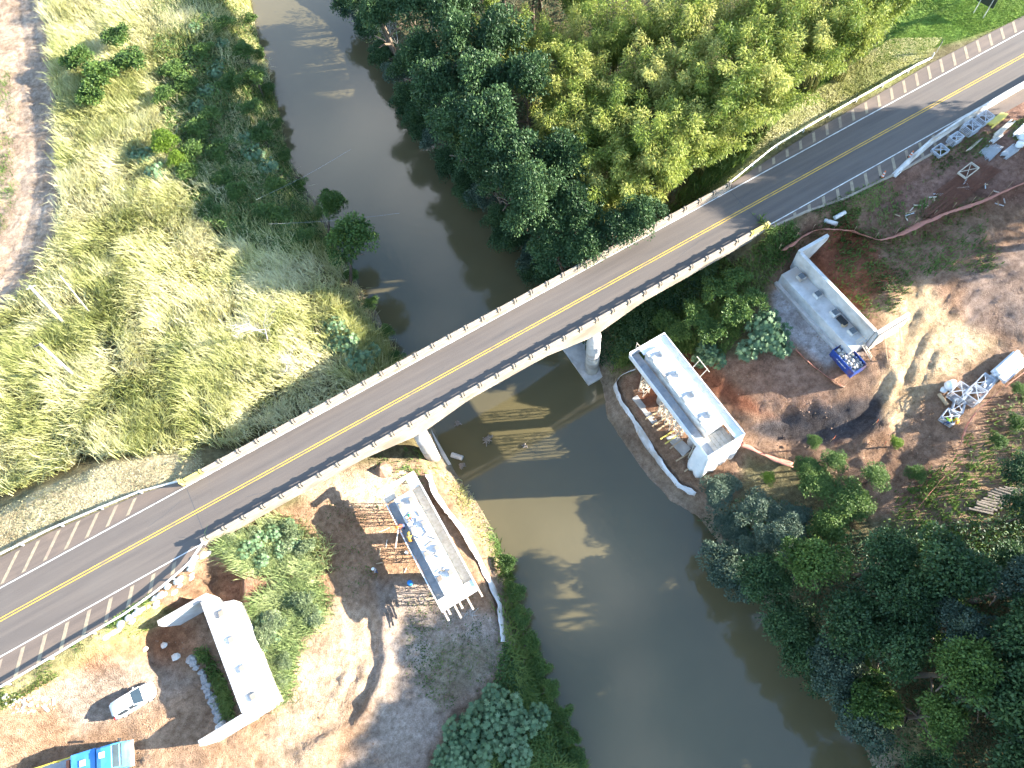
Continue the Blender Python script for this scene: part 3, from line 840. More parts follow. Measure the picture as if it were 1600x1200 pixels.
# white concrete traffic barrier
bp_ = [(63.0, 28.85), (66, 29.55), (69.6, 30.2), (75, 30.62), (81.3, 30.78), (88, 30.85), (100, 30.9), (114, 30.9)]
bar_ = thing('traffic_barrier', 'long whitewashed concrete barrier tapering to the ground beside the road', 'barrier', (63, 28.85, 12))
hs = [.12, .45, .85, .85, .85, .85, .85, .85]
for i in range(len(bp_) - 1):
    a, b = Vector((*bp_[i], 0)), Vector((*bp_[i + 1], 0))
    d = (b - a).normalized(); nrm = Vector((-d.y, d.x, 0))
    d0 = (a - Vector((*bp_[i - 1], 0))).normalized() if i else d
    d1 = (Vector((*bp_[i + 2], 0)) - b).normalized() if i < len(bp_) - 2 else d
    m_ = MB(); vs = []
    for (q, dd, h_) in ((a, (d0 + d).normalized(), hs[i]), (b, (d + d1).normalized(), hs[i + 1])):
        nn = Vector((-dd.y, dd.x, 0))
        for u, v in ((-.32, -.5), (-.30, .10), (-.15, h_ * .5), (-.11, h_), (.11, h_), (.15, h_ * .5), (.30, .10), (.32, -.5)):
            vs.append(q + nn * u + Vector((0, 0, 12 + v)))
    m_.add(vs, [(j, (j + 1) % 8, 8 + (j + 1) % 8, 8 + j) for j in range(8)] + [tuple(range(7, -1, -1)), tuple(range(8, 16))])
    m_.build('barrier_segment', 'whitewash', bar_)
SHADE = []
for a_, b_, z_, r_ in [(1720, 870, 17, 4.5), (1730, 930, 18, 5), (1740, 1000, 18, 5), (1750, 1070, 18, 5), (1740, 1150, 18, 5), (1740, 1240, 18, 5), (1850, 900, 20, 5), (1870, 980, 20, 5), (1880, 1070, 21, 5), (1880, 1160, 21, 5)]:
    q_ = P(a_, b_, z_)
    SHADE.append((q_[0], q_[1], z_, r_))
SHADE += [(83, 17, 21, 4.4), (89.5, 18.5, 21, 4.4), (96, 19.5, 21, 4.4), (79, 10, 19, 4.4), (85.5, 12, 20, 4.6), (91, 14, 20, 4.8), (97, 15, 21, 4.8), (84, 7, 22, 4.6), (90, 8, 22, 4.8), (97, 8, 22, 4.8), (104, 10, 22, 5), (108, 3, 23, 5), (100, 1, 23, 4.8)]
for a_, b_, z_ in [(1700, 920, 10), (1705, 980, 10), (1700, 1040, 10), (1710, 1100, 10), (1700, 1160, 10), (1760, 950, 11), (1770, 1010, 11), (1770, 1080, 11), (1770, 1140, 11), (1690, 1220, 10)]:
    q_ = P(a_, b_, z_)
    SHADE.append((q_[0], q_[1], z_, 3.6))
# ------------------------------------------------------------------ vegetation
MAT['leaf_dark'] = leaf_mat('leaf_dark', [(.018, .040, .016), (.040, .080, .028), (.080, .135, .045)], .25)
MAT['leaf_mid'] = leaf_mat('leaf_mid', [(.032, .065, .016), (.075, .130, .028), (.135, .20, .045)], .3)
MAT['leaf_grey'] = leaf_mat('leaf_grey', [(.040, .068, .044), (.072, .105, .066), (.110, .145, .092)], .2)
MAT['leaf_bright'] = leaf_mat('leaf_bright', [(.075, .130, .012), (.120, .190, .018), (.180, .250, .030)], .3)
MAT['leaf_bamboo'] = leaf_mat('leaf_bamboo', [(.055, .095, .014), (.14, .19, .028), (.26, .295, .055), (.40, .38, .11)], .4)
MAT['leaf_castor'] = leaf_mat('leaf_castor', [(.05, .10, .045), (.10, .165, .075), (.17, .24, .125)], .25)
MAT['leaf_banana'] = leaf_mat('leaf_banana', [(.035, .080, .020), (.070, .130, .030), (.110, .170, .040)], .35)
MAT['grass_tall'] = leaf_mat('grass_tall', [(.15, .175, .045), (.33, .34, .11), (.50, .48, .21), (.64, .59, .34)], .42, .7)
MAT['grass_pale'] = leaf_mat('grass_pale', [(.11, .16, .05), (.22, .27, .10), (.36, .39, .18)], .35, .7)
MAT['grass_green'] = leaf_mat('grass_green', [(.045, .085, .018), (.09, .145, .03), (.16, .21, .05)], .3, .7)
MAT['grass_dry'] = leaf_mat('grass_dry', [(.22, .21, .10), (.36, .33, .18), (.50, .44, .28)], .25, .8)
MAT['grass_lawn'] = leaf_mat('grass_lawn', [(.07, .13, .02), (.11, .19, .028), (.17, .25, .05)], .25, .8)

def unit(v):
    return v / (np.linalg.norm(v, axis=-1, keepdims=True) + 1e-9)

def leaf_arrays(C, D, Lg, Wd, rng):
    n = len(C)
    D = unit(D)
    r = rng.normal(size=(n, 3)); r[:, 2] += 1.2
    S = unit(np.cross(D, unit(r)))
    Lg = np.broadcast_to(Lg, n)[:, None]; Wd = np.broadcast_to(Wd, n)[:, None]
    V = np.empty((n, 4, 3))
    V[:, 0] = C; V[:, 1] = C + D * Lg * .45 + S * Wd * .5; V[:, 2] = C + D * Lg; V[:, 3] = C + D * Lg * .45 - S * Wd * .5
    F = np.arange(n * 4).reshape(n, 4)
    return V.reshape(-1, 3), F

def crown_mesh(name, mat, seed, lobes=24, per=240, leaf=.09, flat=.72, lr=(.24, .42), spread=.72, ragged=.25):
    rng = np.random.default_rng(seed)
    Cs, Ds, Vs = [], [], []
    pts = []
    for k in range(lobes):
        d = rng.normal(size=3); d /= np.linalg.norm(d)
        if d[2] < -.3: d[2] = -d[2]
        q = d * spread * rng.uniform(.35, 1.0) ** .6
        q[2] *= flat
        q[:2] *= 1 + .25 * math.sin(3 * math.atan2(d[1], d[0]) + seed)
        pts.append(q)
    for q in pts:
        r = rng.uniform(*lr)
        d = unit(rng.normal(size=(per, 3)))
        d[:, 2] = np.where(d[:, 2] < -.35, -d[:, 2], d[:, 2])
        rr = r * (rng.uniform(.55, 1.0, per) ** .5) * (1 + ragged * rng.normal(size=per) * .5)
        Cs.append(q + d * rr[:, None] * np.array([1, 1, .8]))
        t = rng.normal(size=(per, 3)) * .7 + d * .6; t[:, 2] -= .25
        Ds.append(t)
        Vs.append(np.clip(rng.uniform(.25, .75) + rng.normal(size=per) * .16, 0, 1))
    C = np.concatenate(Cs); D = np.concatenate(Ds); v = np.concatenate(Vs)
    V, F = leaf_arrays(C, D, leaf * rng.uniform(.7, 1.3, len(C)), leaf * .62 * rng.uniform(.7, 1.3, len(C)), rng)
    return np_mesh(name, V, F, mat, np.repeat(v, 4))

def trunk_mesh(name, mat, seed, limbs=5, bare=False):
    """unit height trunk with limbs"""
    r = random.Random(seed); mb = MB()
    lean = (r.uniform(-.08, .08), r.uniform(-.08, .08))
    pts = [(lean[0] * t * t, lean[1] * t * t, t) for t in (-.08, .2, .45, .7, .92)]
    mb.tube(pts, [.040, .032, .026, .019, .010], 7)
    for k in range(limbs):
        t = r.uniform(.4, .85); a = r.uniform(0, 6.28); l = r.uniform(.14, .26)
        p0 = Vector((lean[0] * t * t, lean[1] * t * t, t))
        p1 = p0 + Vector((math.cos(a) * l * .5, math.sin(a) * l * .5, l * .35)); p2 = p0 + Vector((math.cos(a) * l, math.sin(a) * l, l * .5))
        mb.tube([p0, p1, p2], [.014, .010, .005], 5)
    return mb.mesh(name, mat, True)

CROWN = {
 'dark': [crown_mesh('crown', 'leaf_dark', s, 28, 240, .085) for s in (1, 2, 3, 4)],
 'mid': [crown_mesh('crown', 'leaf_mid', s, 26, 240, .09) for s in (5, 6, 7)],
 'grey': [crown_mesh('crown', 'leaf_grey', s, 34, 230, .075, .6, (.20, .32), .8, .12) for s in (8, 9)],
 'bright': [crown_mesh('crown', 'leaf_bright', s, 22, 260, .085, .7, (.25, .4), .65, .15) for s in (10, 11)],
}
MAT['leaf_pale'] = leaf_mat('leaf_pale', [(.09, .125, .05), (.17, .215, .10), (.27, .31, .17)], .3)
CROWN['pale'] = [crown_mesh('crown', 'leaf_pale', s, 18, 170, .13, .6, (.22, .40), .8, .4) for s in (15, 16)]
CROWN['shrub'] = [crown_mesh('crown', 'leaf_mid', s, 16, 150, .15, .55, (.22, .40), .85, .5) for s in (12, 13, 14)]
TRUNK = [trunk_mesh('trunk', 'bark', s) for s in (1, 2, 3)]

SU = np.array([math.cos(SUN_AZ), math.sin(SUN_AZ)]); SV = np.array([-SU[1], SU[0]])
_pa, _pb, _pc = P(850, 850, 0)[:2], P(700, 640, 0)[:2], P(955, 800, 0)[:2]
LITV = sorted((float(_pa @ SV), float(_pb @ SV))); LITU = float(_pc @ SU)
def sun_cap(x, y, r):
    """highest crown top that still lets the sun reach the lit stretch of water"""
    v = x * SV[0] + y * SV[1]; u = x * SU[0] + y * SU[1]
    if LITV[0] < v + r and v - r < LITV[1] and u > LITU - 2:
        return max(1.5, (u - LITU) * math.tan(SUN_EL)) + .4
    return 99
def off_water(x, y, m):
    for _ in range(30):
        s0 = rsd(x, y)
        if s0 > m: break
        gx_ = rsd(x + .8, y) - s0; gy_ = rsd(x, y + .8) - s0
        l = math.hypot(gx_, gy_) + 1e-6; x += gx_ / l * .4; y += gy_ / l * .4
    return x, y
def tree(kind, px, py, zc, r, label, group=None, name='tree', xy=None, cat='tree', h=.75):
    q = P(px, py, zc) if xy is None else (xy[0], xy[1], zc)
    x, y = off_water(float(q[0]), float(q[1]), .8)
    cap_ = sun_cap(x, y, r); g = float(gz(x, y))
    if r > 1.3 and zc + r * h * 1.25 > cap_:
        h = max(.45, h * .7); zc = cap_ - r * h * 1.25
    zc = max(zc, g + r * .45)
    k = random.randrange(1000)
    t = thing(name, label, cat, (x, y, g), 0, group)
    dx, dy = float(q[0]) - x, float(q[1]) - y
    dl = math.hypot(dx, dy); lim = min(dl, 3.0) / (dl + 1e-6); dx *= lim; dy *= lim
    hh = max(.6, zc - g + r * .3); v_ = Vector((dx, dy, hh))
    tr = inst('trunk', TRUNK[k % 3], (0, 0, 0), t, 0, (max(2.6, hh * .8),) * 2 + (v_.length,), v_.to_track_quat('Z', 'Y').to_euler())
    me = CROWN[kind][k % len(CROWN[kind])]
    inst('crown', me, (dx, dy, zc - g), t, random.uniform(0, 6.28), (r * random.uniform(.92, 1.12), r * random.uniform(.92, 1.12), r * h * random.uniform(1.1, 1.4)))
    return t

# -- dark trees of the upper right bank
gA = 'dark trees along the shaded right bank above the bridge'
lA = 'dark green tree in the shaded wood between the river and the bamboo'
for a in [(548,8,4,2.6),(575,50,3,2.2),(600,95,2.5,2.0),(640,170,2.2,2.0),(668,215,2.0,1.9),(705,268,2,1.9),(735,305,2.2,1.9),(790,372,2.2,1.9),(835,425,2.2,1.9),(880,440,3,2),(930,425,3.5,2),(545,10,6,2.4),(592,25,7,2.6),(640,12,8,3),(700,20,9,3.2),(720,75,9,3),(662,92,8,2.6),(625,112,6,2),(690,140,8,3),(750,130,9.5,3),(655,165,6.5,2.2),(702,200,8,2.8),(770,190,10,3.2),(742,245,8,2.6),(800,250,9,3),(765,296,6.5,2.2),(832,300,9,3),(806,345,7,2.4),(862,350,8,2.6),(900,330,9,2.8),(852,402,6,2.2),(912,392,7,2.4),(960,366,8,2.2),(1000,340,9,2.2),(880,260,10,3),(720,290,5,1.6),(680,240,5.5,1.8),(640,200,4.5,1.5),(780,60,9,3),(820,130,9.5,3)]:
    tree('dark', a[0], a[1], a[2] if a[2] < 4.6 else a[2] + (8 if a[0] < 835 else 5.5), a[3] * 1.2, lA, gA, h=1.15)
for i, a in enumerate([(552,20),(578,48),(600,82),(618,118),(634,152),(652,185),(676,215),(702,250),(728,280),(752,308),(780,342),(806,372),(832,402),(858,428),(890,430),(920,418)]):
    tree('dark' if i % 3 else 'grey', a[0], a[1], 4.2, 2.3, 'dark bush hanging over the water along the upper right bank', 'bushes overhanging the upper right bank', name='bush', cat='bush', h=.95)
for a in [(720,-60,16,4),(780,-90,17,4),(660,-50,15,4),(840,-80,18,4),(620,-110,15,4),(700,-130,17,4),(725,0,13,3.6),(772,-18,13,3.8),(830,-28,14,4),(890,-40,14,4)]:
    tree('dark', *a, 'tall tree beyond the top edge of the picture', 'trees beyond the top edge', h=1.3)
tree('mid', 925, 335, 9.5, 1.5, 'small yellow-green tree standing out of the dark wood just above the bridge deck')
tree('grey', 880, 320, 9, 1.6, 'pale grey-leaved tree half hidden in the dark wood above the bridge')
tree('mid', 1005, 318, 10, 1.5, 'sunlit green shrub with white-tipped leaves at the upper parapet below the bamboo')
# -- lone tree leaning over the river on the left bank
t = tree('mid', 560, 372, 9.0, 3.4, 'lone leafy tree leaning over the water on the left bank', h=1.0)
tree('mid', 545, 312, 8.0, 2.0, 'slim dark sapling behind the lone leaning riverside tree', h=1.3)

# -- bamboo: arching culms with drooping plumes
def bamboo_meshes(seed):
    rng = np.random.default_rng(seed)
    mb = MB(); Cs, Ds, Vs = [], [], []
    for k in range(17):
        a = k * 2.4 + rng.uniform(-.4, .4); out = rng.uniform(.5, 4.4); H = rng.uniform(8.5, 13.5) - out * .35
        b0 = rng.uniform(.1, .8)
        def pos(t):
            rad = b0 + out * t ** 2.2
            return np.array([math.cos(a) * rad, math.sin(a) * rad, H * (t - .13 * t ** 4)])
        mb.tube([pos(t) for t in (0, .3, .55, .75, .9, 1.0)], [.06, .055, .045, .035, .022, .01], 5)
        tone = rng.uniform(.15, .85)
        n = 600
        t = rng.uniform(.38, 1.06, n) ** .8
        ctr = np.array([pos(min(q, 1.04)) for q in t])
        wd = .2 + .95 * np.sin(np.clip((t - .35) / .75, 0, 1) * math.pi) ** .7
        d = unit(rng.normal(size=(n, 3)))
        outv = np.array([math.cos(a), math.sin(a), 0])
        C = ctr + d * (wd * rng.uniform(.3, 1.0, n))[:, None] * np.array([1, 1, .75])
        D = d * .7 + outv * .35 + np.array([0, 0, -.45]) + rng.normal(size=(n, 3)) * .3
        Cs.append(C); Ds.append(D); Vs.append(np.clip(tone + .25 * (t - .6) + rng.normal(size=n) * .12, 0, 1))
    C = np.concatenate(Cs); D = np.concatenate(Ds); v = np.concatenate(Vs)
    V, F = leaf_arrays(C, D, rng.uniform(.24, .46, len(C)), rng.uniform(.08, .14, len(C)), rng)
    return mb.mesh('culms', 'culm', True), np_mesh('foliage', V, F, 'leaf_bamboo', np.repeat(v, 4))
BAM = [bamboo_meshes(s) for s in (21, 22, 23, 24)]
lB = 'tall bamboo clump with drooping plumes in the sunlit stand above the road'
for i, (a, b) in enumerate([(775,25),(838,25),(900,45),(962,30),(1030,18),(1090,50),(1150,28),(1210,18),(1270,40),(1330,25),(1375,15),(868,105),(930,112),(990,100),(1050,112),(1110,122),(1170,105),(1228,95),(1288,80),(1335,62),(905,180),(960,190),(1012,190),(1062,200),(1108,190),(1150,165),(990,232),(1050,232),(945,258),(862,185),(1200,140),(820,60),(900,-40),(1100,-40),(1250,-45)]):
    q = P(a, b, 18.0)
    g = float(gz(q[0], q[1]))
    t = thing('bamboo_clump', lB, 'bamboo', (q[0], q[1], g), random.uniform(0, 6.28), 'bamboo clumps above the road')
    s = random.uniform(1.0, 1.2)
    c, f = BAM[i % 4]
    inst('culms', c, (0, 0, 0), t, 0, s); inst('foliage', f, (0, 0, 0), t, 0, s)

# -- lower right wood
gC = 'dark trees of the wood at the lower right'
lC = 'dark green tree in the deep shade of the lower right wood'
def scatter_poly(poly, n, rng, mind=0):
    pw = poly
    xs_ = [q[0] for q in pw]; ys_ = [q[1] for q in pw]
    out = np.empty((0, 2))
    while len(out) < n:
        c = np.stack([rng.uniform(min(xs_), max(xs_), n * 2), rng.uniform(min(ys_), max(ys_), n * 2)], 1)
        c = c[inside(c[:, 0], c[:, 1], pw)]
        out = np.concatenate([out, c])
    out = out[:n]
    if mind:
        keep = []
        for q in out:
            if all((q[0] - r[0]) ** 2 + (q[1] - r[1]) ** 2 > mind ** 2 for r in keep):
                keep.append(q)
        out = np.array(keep)
    return out
rngT = np.random.default_rng(77)
wood = PX([(1110,830),(1150,830),(1260,860),(1330,850),(1420,890),(1640,860),(1680,1300),(1380,1300),(1310,1130),(1200,1010),(1140,900)], 12)
for x, y in scatter_poly(wood, 600, rngT, 3.5):
    r = rngT.uniform(2.4, 4.0)
    tree(rngT.choice(['dark', 'dark', 'mid', 'grey']), 0, 0, float(gz(x, y)) + rngT.uniform(8.0, 11.0), r, lC, gC, xy=(x, y), h=1.1)
for a in [(1590,880,11,2.6),(1610,800,11,2.6),(1600,740,10,2.2)]:
    tree('dark', *a, 'dark tree at the right edge of the wood beside the log pile', 'edge trees by the log pile')
gG = 'grey-green domed trees beside the wrapped pier cap'
for a in [(1132,755,7.2,2.3),(1195,782,8,2.4),(1160,805,7.6,2.2),(1218,838,8.2,2.4),(1256,800,8,2.0),(1190,860,7,2.0)]:
    tree('grey', *a, 'grey-green domed tree on the bank just below the wrapped pier cap', gG)
gM = 'sunlit green trees edging the clearing'
for a in [(1290,745,9,2.4),(1350,770,10,2.6),(1322,806,10,2.6),(1272,726,8,1.6),(1312,712,8.4,1.5),(1372,740,9,1.8),(1270,690,7,1.0)]:
    tree('mid', *a, 'sunlit green tree at the edge of the clearing above the dark wood', gM)
tree('mid', 1432, 740, 7.6, 1.2, 'small isolated leafy tree overhanging the clearing near the end of the orange tape')
tree('bright', 1401, 692, 7.2, .85, 'small round bright shrub standing alone on the dirt track')
tree('bright', 1201, 748, 5.4, .95, 'small round shrub between the wrapped pier cap and the wood')
tree('grey', 1328, 1086, 6.5, 1.9, 'pale grey-green round shrub at the water edge of the dark wood')
tree('mid', 1482, 965, 9.5, 2.6, 'broad mid-green tree beside the banana plants')
for a in [(1560,690,8.4,1.0),(1585,660,8.6,1.1),(1592,610,9,1.0)]:
    tree('mid', *a, 'low leafy shrub behind the orange tape at the right edge', 'shrubs behind the tape', name='shrub', cat='shrub')
# -- bushes between the right pier cap and the right abutment
gS = 'bushes below the lower parapet at the right end of the bridge'
for a in [(1085,492,8.2,1.6),(1120,455,9,1.7),(1150,435,9.6,1.5),(1150,490,9.2,1.8),(1110,520,8,1.6),(1180,470,9.4,1.5),(1060,520,7,1.4),(1040,500,6.5,1.4)]:
    tree('shrub', *a, 'leafy bush on the slope between the bridge and the white pier cap', gS, name='bush', cat='bush')

# -- field shrubs
tree('bright', 258, 222, 9.0, 2.6, 'bright yellow-green round bush in the middle of the tall grass field')
tree('bright', 278, 250, 8.2, 1.6, 'small bright bush touching the larger round bush in the field')
for a in [(122,95,9.4,1.5),(158,120,9.6,1.7),(205,95,9.2,1.6),(185,60,9,1.5),(140,150,9,1.4)]:
    tree('shrub', a[0], a[1], a[2], a[3] * 1.5, 'leafy thicket tree at the top left beside the dirt track', 'thicket at the top left')
for a in [(320,80,7,1.2),(290,130,7.5,1.3),(360,130,6.6,1.3),(330,180,7,1.2),(390,170,6,1.2),(290,270,7.6,1.2),(370,300,6.8,1.2),(410,330,6,1.2),(430,290,5.5,1.2),(270,110,7.6,1.5),(310,200,7.2,1.5),(345,235,6.8,1.5),(300,240,7.4,1.4),(400,120,5.5,1.4),(350,40,6.6,1.4),(380,80,6,1.3),(440,340,5.6,1.3),(470,370,5.4,1.3),(350,280,6.8,1.4),(410,210,5.6,1.4),(330,330,7,1.3),(255,150,7.8,1.4)]:
    tree('shrub', a[0], a[1], a[2], a[3] * 1.25, 'low dark bush in the shaded part of the left bank', 'bushes in the shade of the left bank', name='bush', cat='bush')

for a in [(375,858,8.4,1.0),(396,842,8.6,1.1),(424,830,8.4,1.2),(452,832,8.2,1.2),(474,856,7.8,1.1),(440,858,8.2,1.1),(410,866,8.4,1.0)]:
    tree('pale', *a, 'pale leafy shrub under the lower parapet at the left bridge end', 'shrubs at the left bridge end', name='shrub', cat='shrub')
for a in [(428,972,8.2,1.1),(412,998,8.2,1.0),(474,940,8.0,1.1),(444,1032,8.0,.9),(440,1064,7.8,.8),(490,965,7.6,.9)]:
    tree('pale', *a, 'pale leafy shrub in the strip before the left abutment', 'shrubs before the left abutment', name='shrub', cat='shrub')
for a in [(396,30),(408,85),(424,140),(436,195),(450,245),(474,290),(500,335),(522,378),(552,430),(580,475),(606,520),(622,560)]:
    tree('shrub', a[0] - 4, a[1], 2.2, 1.15, 'low bush at the waterline of the left bank above the bridge', 'waterline bushes above the bridge', name='bush', cat='bush')
for a in [(796,880),(806,925),(818,965),(832,1005),(846,1040),(862,1078),(878,1115),(892,1150),(904,1185)]:
    tree('shrub', a[0] - 2, a[1], 1.6, 1.1, 'low bush at the waterline of the lower left bank', 'waterline bushes on the lower left bank', name='bush', cat='bush')
# -- castor plants: star-shaped leaves on stems
def castor_mesh(seed, n=150, R=1.25):
    rng = np.random.default_rng(seed)
    Vs, Fs, vs = [], [], []; k = 0
    ang = np.linspace(0, 2 * np.pi, 14, endpoint=False)
    rad = np.where(np.arange(14) % 2 == 0, 1.0, .45)
    for i in range(n):
        a = rng.uniform(0, 6.28); rr = R * math.sqrt(rng.uniform(0, 1)); z = rng.uniform(.2, 1.0) * (1.3 - .35 * (rr / R) ** 2)
        c = np.array([math.cos(a) * rr, math.sin(a) * rr, z])
        s = rng.uniform(.16, .34)
        nn = np.array([math.cos(a) * .5, math.sin(a) * .5, 1]) + rng.normal(size=3) * .3; nn /= np.linalg.norm(nn)
        u = np.cross(nn, [0.3, .9, .1]); u /= np.linalg.norm(u); w_ = np.cross(nn, u)
        ring = c + s * rad[:, None] * (np.cos(ang)[:, None] * u + np.sin(ang)[:, None] * w_) - nn * s * .2 * (rad[:, None] - .4)
        Vs.append(np.concatenate([c[None], ring])); 
        Fs.append(np.stack([np.full(14, k), k + 1 + np.arange(14), k + 1 + (np.arange(14) + 1) % 14], 1)); k += 15
        vs.append(np.full(15, np.clip(rng.normal(.5, .22), 0, 1)))
    return np_mesh('foliage', np.concatenate(Vs), np.concatenate(Fs), 'leaf_castor', np.concatenate(vs))
CAST = [castor_mesh(s) for s in (31, 32, 33)]
stem_me = MB().tube([(0, 0, -.3), (.1, 0, .5), (.05, .1, .9)], [.05, .04, .02], 5).tube([(0, 0, .2), (.5, .4, .9)], [.03, .015], 5).tube([(0, 0, .2), (-.5, .3, .9)], [.03, .015], 5).tube([(0, 0, .2), (0, -.6, .9)], [.03, .015], 5).mesh('stem', 'bark')
def castor(px, py, s, label, group=None, up=1.0):
    g = G(px, py, up)
    t = thing('castor_plant', label, 'plant', g, random.uniform(0, 6.28), group)
    m = random.choice(CAST)
    inst('stem', stem_me, (0, 0, 0), t, 0, (s, s, s * 1.5)); inst('foliage', m, (0, 0, .3 * s), t, 0, (s, s, s * 1.4))
    return t
for a in [(225,240,1.2),(240,262,1.1),(205,232,.9)]:
    castor(*a, 'pale broad-leaved plant next to the bright round bush in the field', 'pale plants by the bright bush', 2.0)
for a in [(300,45,1.1),(325,30,1.1),(335,110,1.0),(345,65,.9),(395,240,1.2),(418,258,1.1),(385,215,1.0),(305,165,1.0),(320,140,1.0),(340,95,.9)]:
    castor(*a, 'blue-green broad-leaved plant in the shaded upper left bank', 'broad-leaved plants in the left bank shade', 1.4)
for a in [(520,505,1.1),(540,530,1.2),(560,560,1.2),(575,545,1.0),(515,535,.9)]:
    castor(*a, 'pale broad-leaved plant in the grass at the river edge above the bridge', 'broad-leaved plants at the river edge above the bridge', 2.0)
for a in [(378,856,.8),(398,842,.8),(420,832,.8),(445,822,.8),(402,872,.75),(430,858,.75),(456,846,.7)]:
    castor(*a, 'pale broad-leaved plant under the lower parapet at the left bridge end', 'broad-leaved plants at the left bridge end', 1.4)
for a in [(410,970,.75),(425,992,.75),(408,1006,.7),(486,955,.65),(470,930,.6)]:
    castor(*a, 'pale broad-leaved plant along the front of the left abutment', 'broad-leaved plants in front of the left abutment', 1.4)
for a in [(720,1145,1.3),(755,1120,1.3),(790,1105,1.3),(815,1135,1.2),(780,1150,1.3),(740,1180,1.3),(700,1185,1.1),(805,1180,1.2),(840,1120,1.0),(770,1090,1.0),(690,1205,1.1)]:
    castor(*a, 'blue-green broad-leaved plant in the shaded clump on the lower left bank', 'broad-leaved clump on the lower left bank', 1.4)
for a in [(1200,500,1.2),(1215,520,1.2),(1190,530,1.1),(1170,545,1.0),(1222,540,1.0),(1185,510,1.0)]:
    castor(*a, 'pale broad-leaved plant beside the concrete front of the right abutment', 'broad-leaved plants before the right abutment', 1.6)
for a in [(1105,545,.9),(1120,560,.9),(1095,560,.8)]:
    castor(*a, 'green broad-leaved plant on the red soil behind the right pier cap', 'broad-leaved plants behind the right pier cap', 1.2)

# -- banana plants
def banana_mesh(seed, n=8):
    rng = np.random.default_rng(seed); Vs, Fs, vs = [], [], []; k = 0
    for i in range(n):
        a = i / n * 6.28 + rng.uniform(-.3, .3); Lg = rng.uniform(1.9, 2.7); w_ = rng.uniform(.28, .4); el = rng.uniform(.2, .9)
        side = np.array([-math.sin(a), math.cos(a), 0]); m = 8
        row = []
        for j in range(m + 1):
            t = j / m; r = Lg * t; z = 1.8 + Lg * (math.sin(el) * t - .55 * t * t)
            c = np.array([math.cos(a) * r * math.cos(el) + .02, math.sin(a) * r * math.cos(el), z])
            ww = w_ * math.sin(math.pi * min(1, .06 + t * .94)) ** .5 * (1 if t < .98 else .2)
            row += [c - side * ww + [0, 0, .08], c, c + side * ww + [0, 0, .08]]
        Vs.append(np.array(row)); vs.append(np.full(len(row), rng.uniform(.2, .9)))
        for j in range(m):
            b0 = k + j * 3
            Fs += [(b0, b0 + 1, b0 + 4, b0 + 3), (b0 + 1, b0 + 2, b0 + 5, b0 + 4)]
        k += len(row)
    return np_mesh('leaves', np.concatenate(Vs), np.array(Fs), 'leaf_banana', np.concatenate(vs))
bstem = MB().tube([(0, 0, -.2), (0, 0, 1.9)], [.16, .09], 8).mesh('pseudostem', 'leaf_banana', True)
for i, (a, b, lab) in enumerate([(1375, 968, 'banana plant with long paddle leaves, right one of the pair in the dark wood'), (1338, 975, 'banana plant with long paddle leaves, left one of the pair in the dark wood'), (1340, 1010, 'low banana plant in front of the banana pair in the dark wood')]):
    q = P(a, b, 9.5); g = float(gz(q[0], q[1]))
    t = thing('banana_plant', lab, 'banana plant', (q[0], q[1], g))
    s = max(1.0, (9.5 - g) / 2.3)
    inst('pseudostem', bstem, (0, 0, 0), t, 0, (1.2, 1.2, s)); inst('leaves', banana_mesh(40 + i), (0, 0, (s - 1) * 1.9), t, 0, 1.0)

# -- bare trees
def bare_mesh(seed, H=5.0, mat='bark_pale'):
    r = random.Random(seed); tr = MB(); tw = MB()
    def grow(mb, p, d, l, rad, depth):
        pts = [p]; q = p.copy(); dd = d.copy()
        for i in range(3):
            dd = (dd + Vector((r.uniform(-.25, .25), r.uniform(-.25, .25), r.uniform(-.12, .18)))).normalized()
            q = q + dd * l / 3; pts.append(q.copy())
        mb.tube(pts, [rad, rad * .85, rad * .7, rad * .5], 5 if rad > .03 else 3, cap=False)
        if depth:
            for k in range(4 if depth > 1 else 3):
                a = pts[r.choice((1, 2, 3))]
                nd = (dd + Vector((r.uniform(-1, 1), r.uniform(-1, 1), r.uniform(-.3, .7)))).normalized()
                grow(tw, a, nd, l * r.uniform(.55, .8), rad * .5, depth - 1)
    grow(tr, Vector((0, 0, -.3)), Vector((r.uniform(-.3, .3), r.uniform(-.3, .3), 1)).normalized(), H * .5, .11, 4)
    return tr.mesh('trunk', mat, True), tw.mesh('twigs', mat)
for i, (a, b, up, H, lab) in enumerate([(625, 55, 4, 7.5, 'bare grey tree of tangled twigs leaning over the river at the top'), (405, 520, 3, 8, 'bleached bare tree with pale trunk in the sunlit grass'), (428, 575, 2, 6.5, 'thicket of dry grey twigs below the bleached bare tree'), (1165, 925, 2, 3.0, 'bare branching tree hanging over the water in front of the dark wood')]):
    q = G(a, b, up); t = thing('bare_tree', lab, 'tree', q)
    m1, m2 = bare_mesh(60 + i, H)
    inst('trunk', m1, (0, 0, 0), t); inst('twigs', m2, (0, 0, 0), t)

# -- trees outside the picture to the right, whose shade falls into it
gO = 'trees beyond the right edge'
for x, y, zc, r in SHADE:
    tree('dark', 0, 0, zc, r, 'tall tree beyond the right edge of the picture', gO, xy=(x, y), h=1.5)

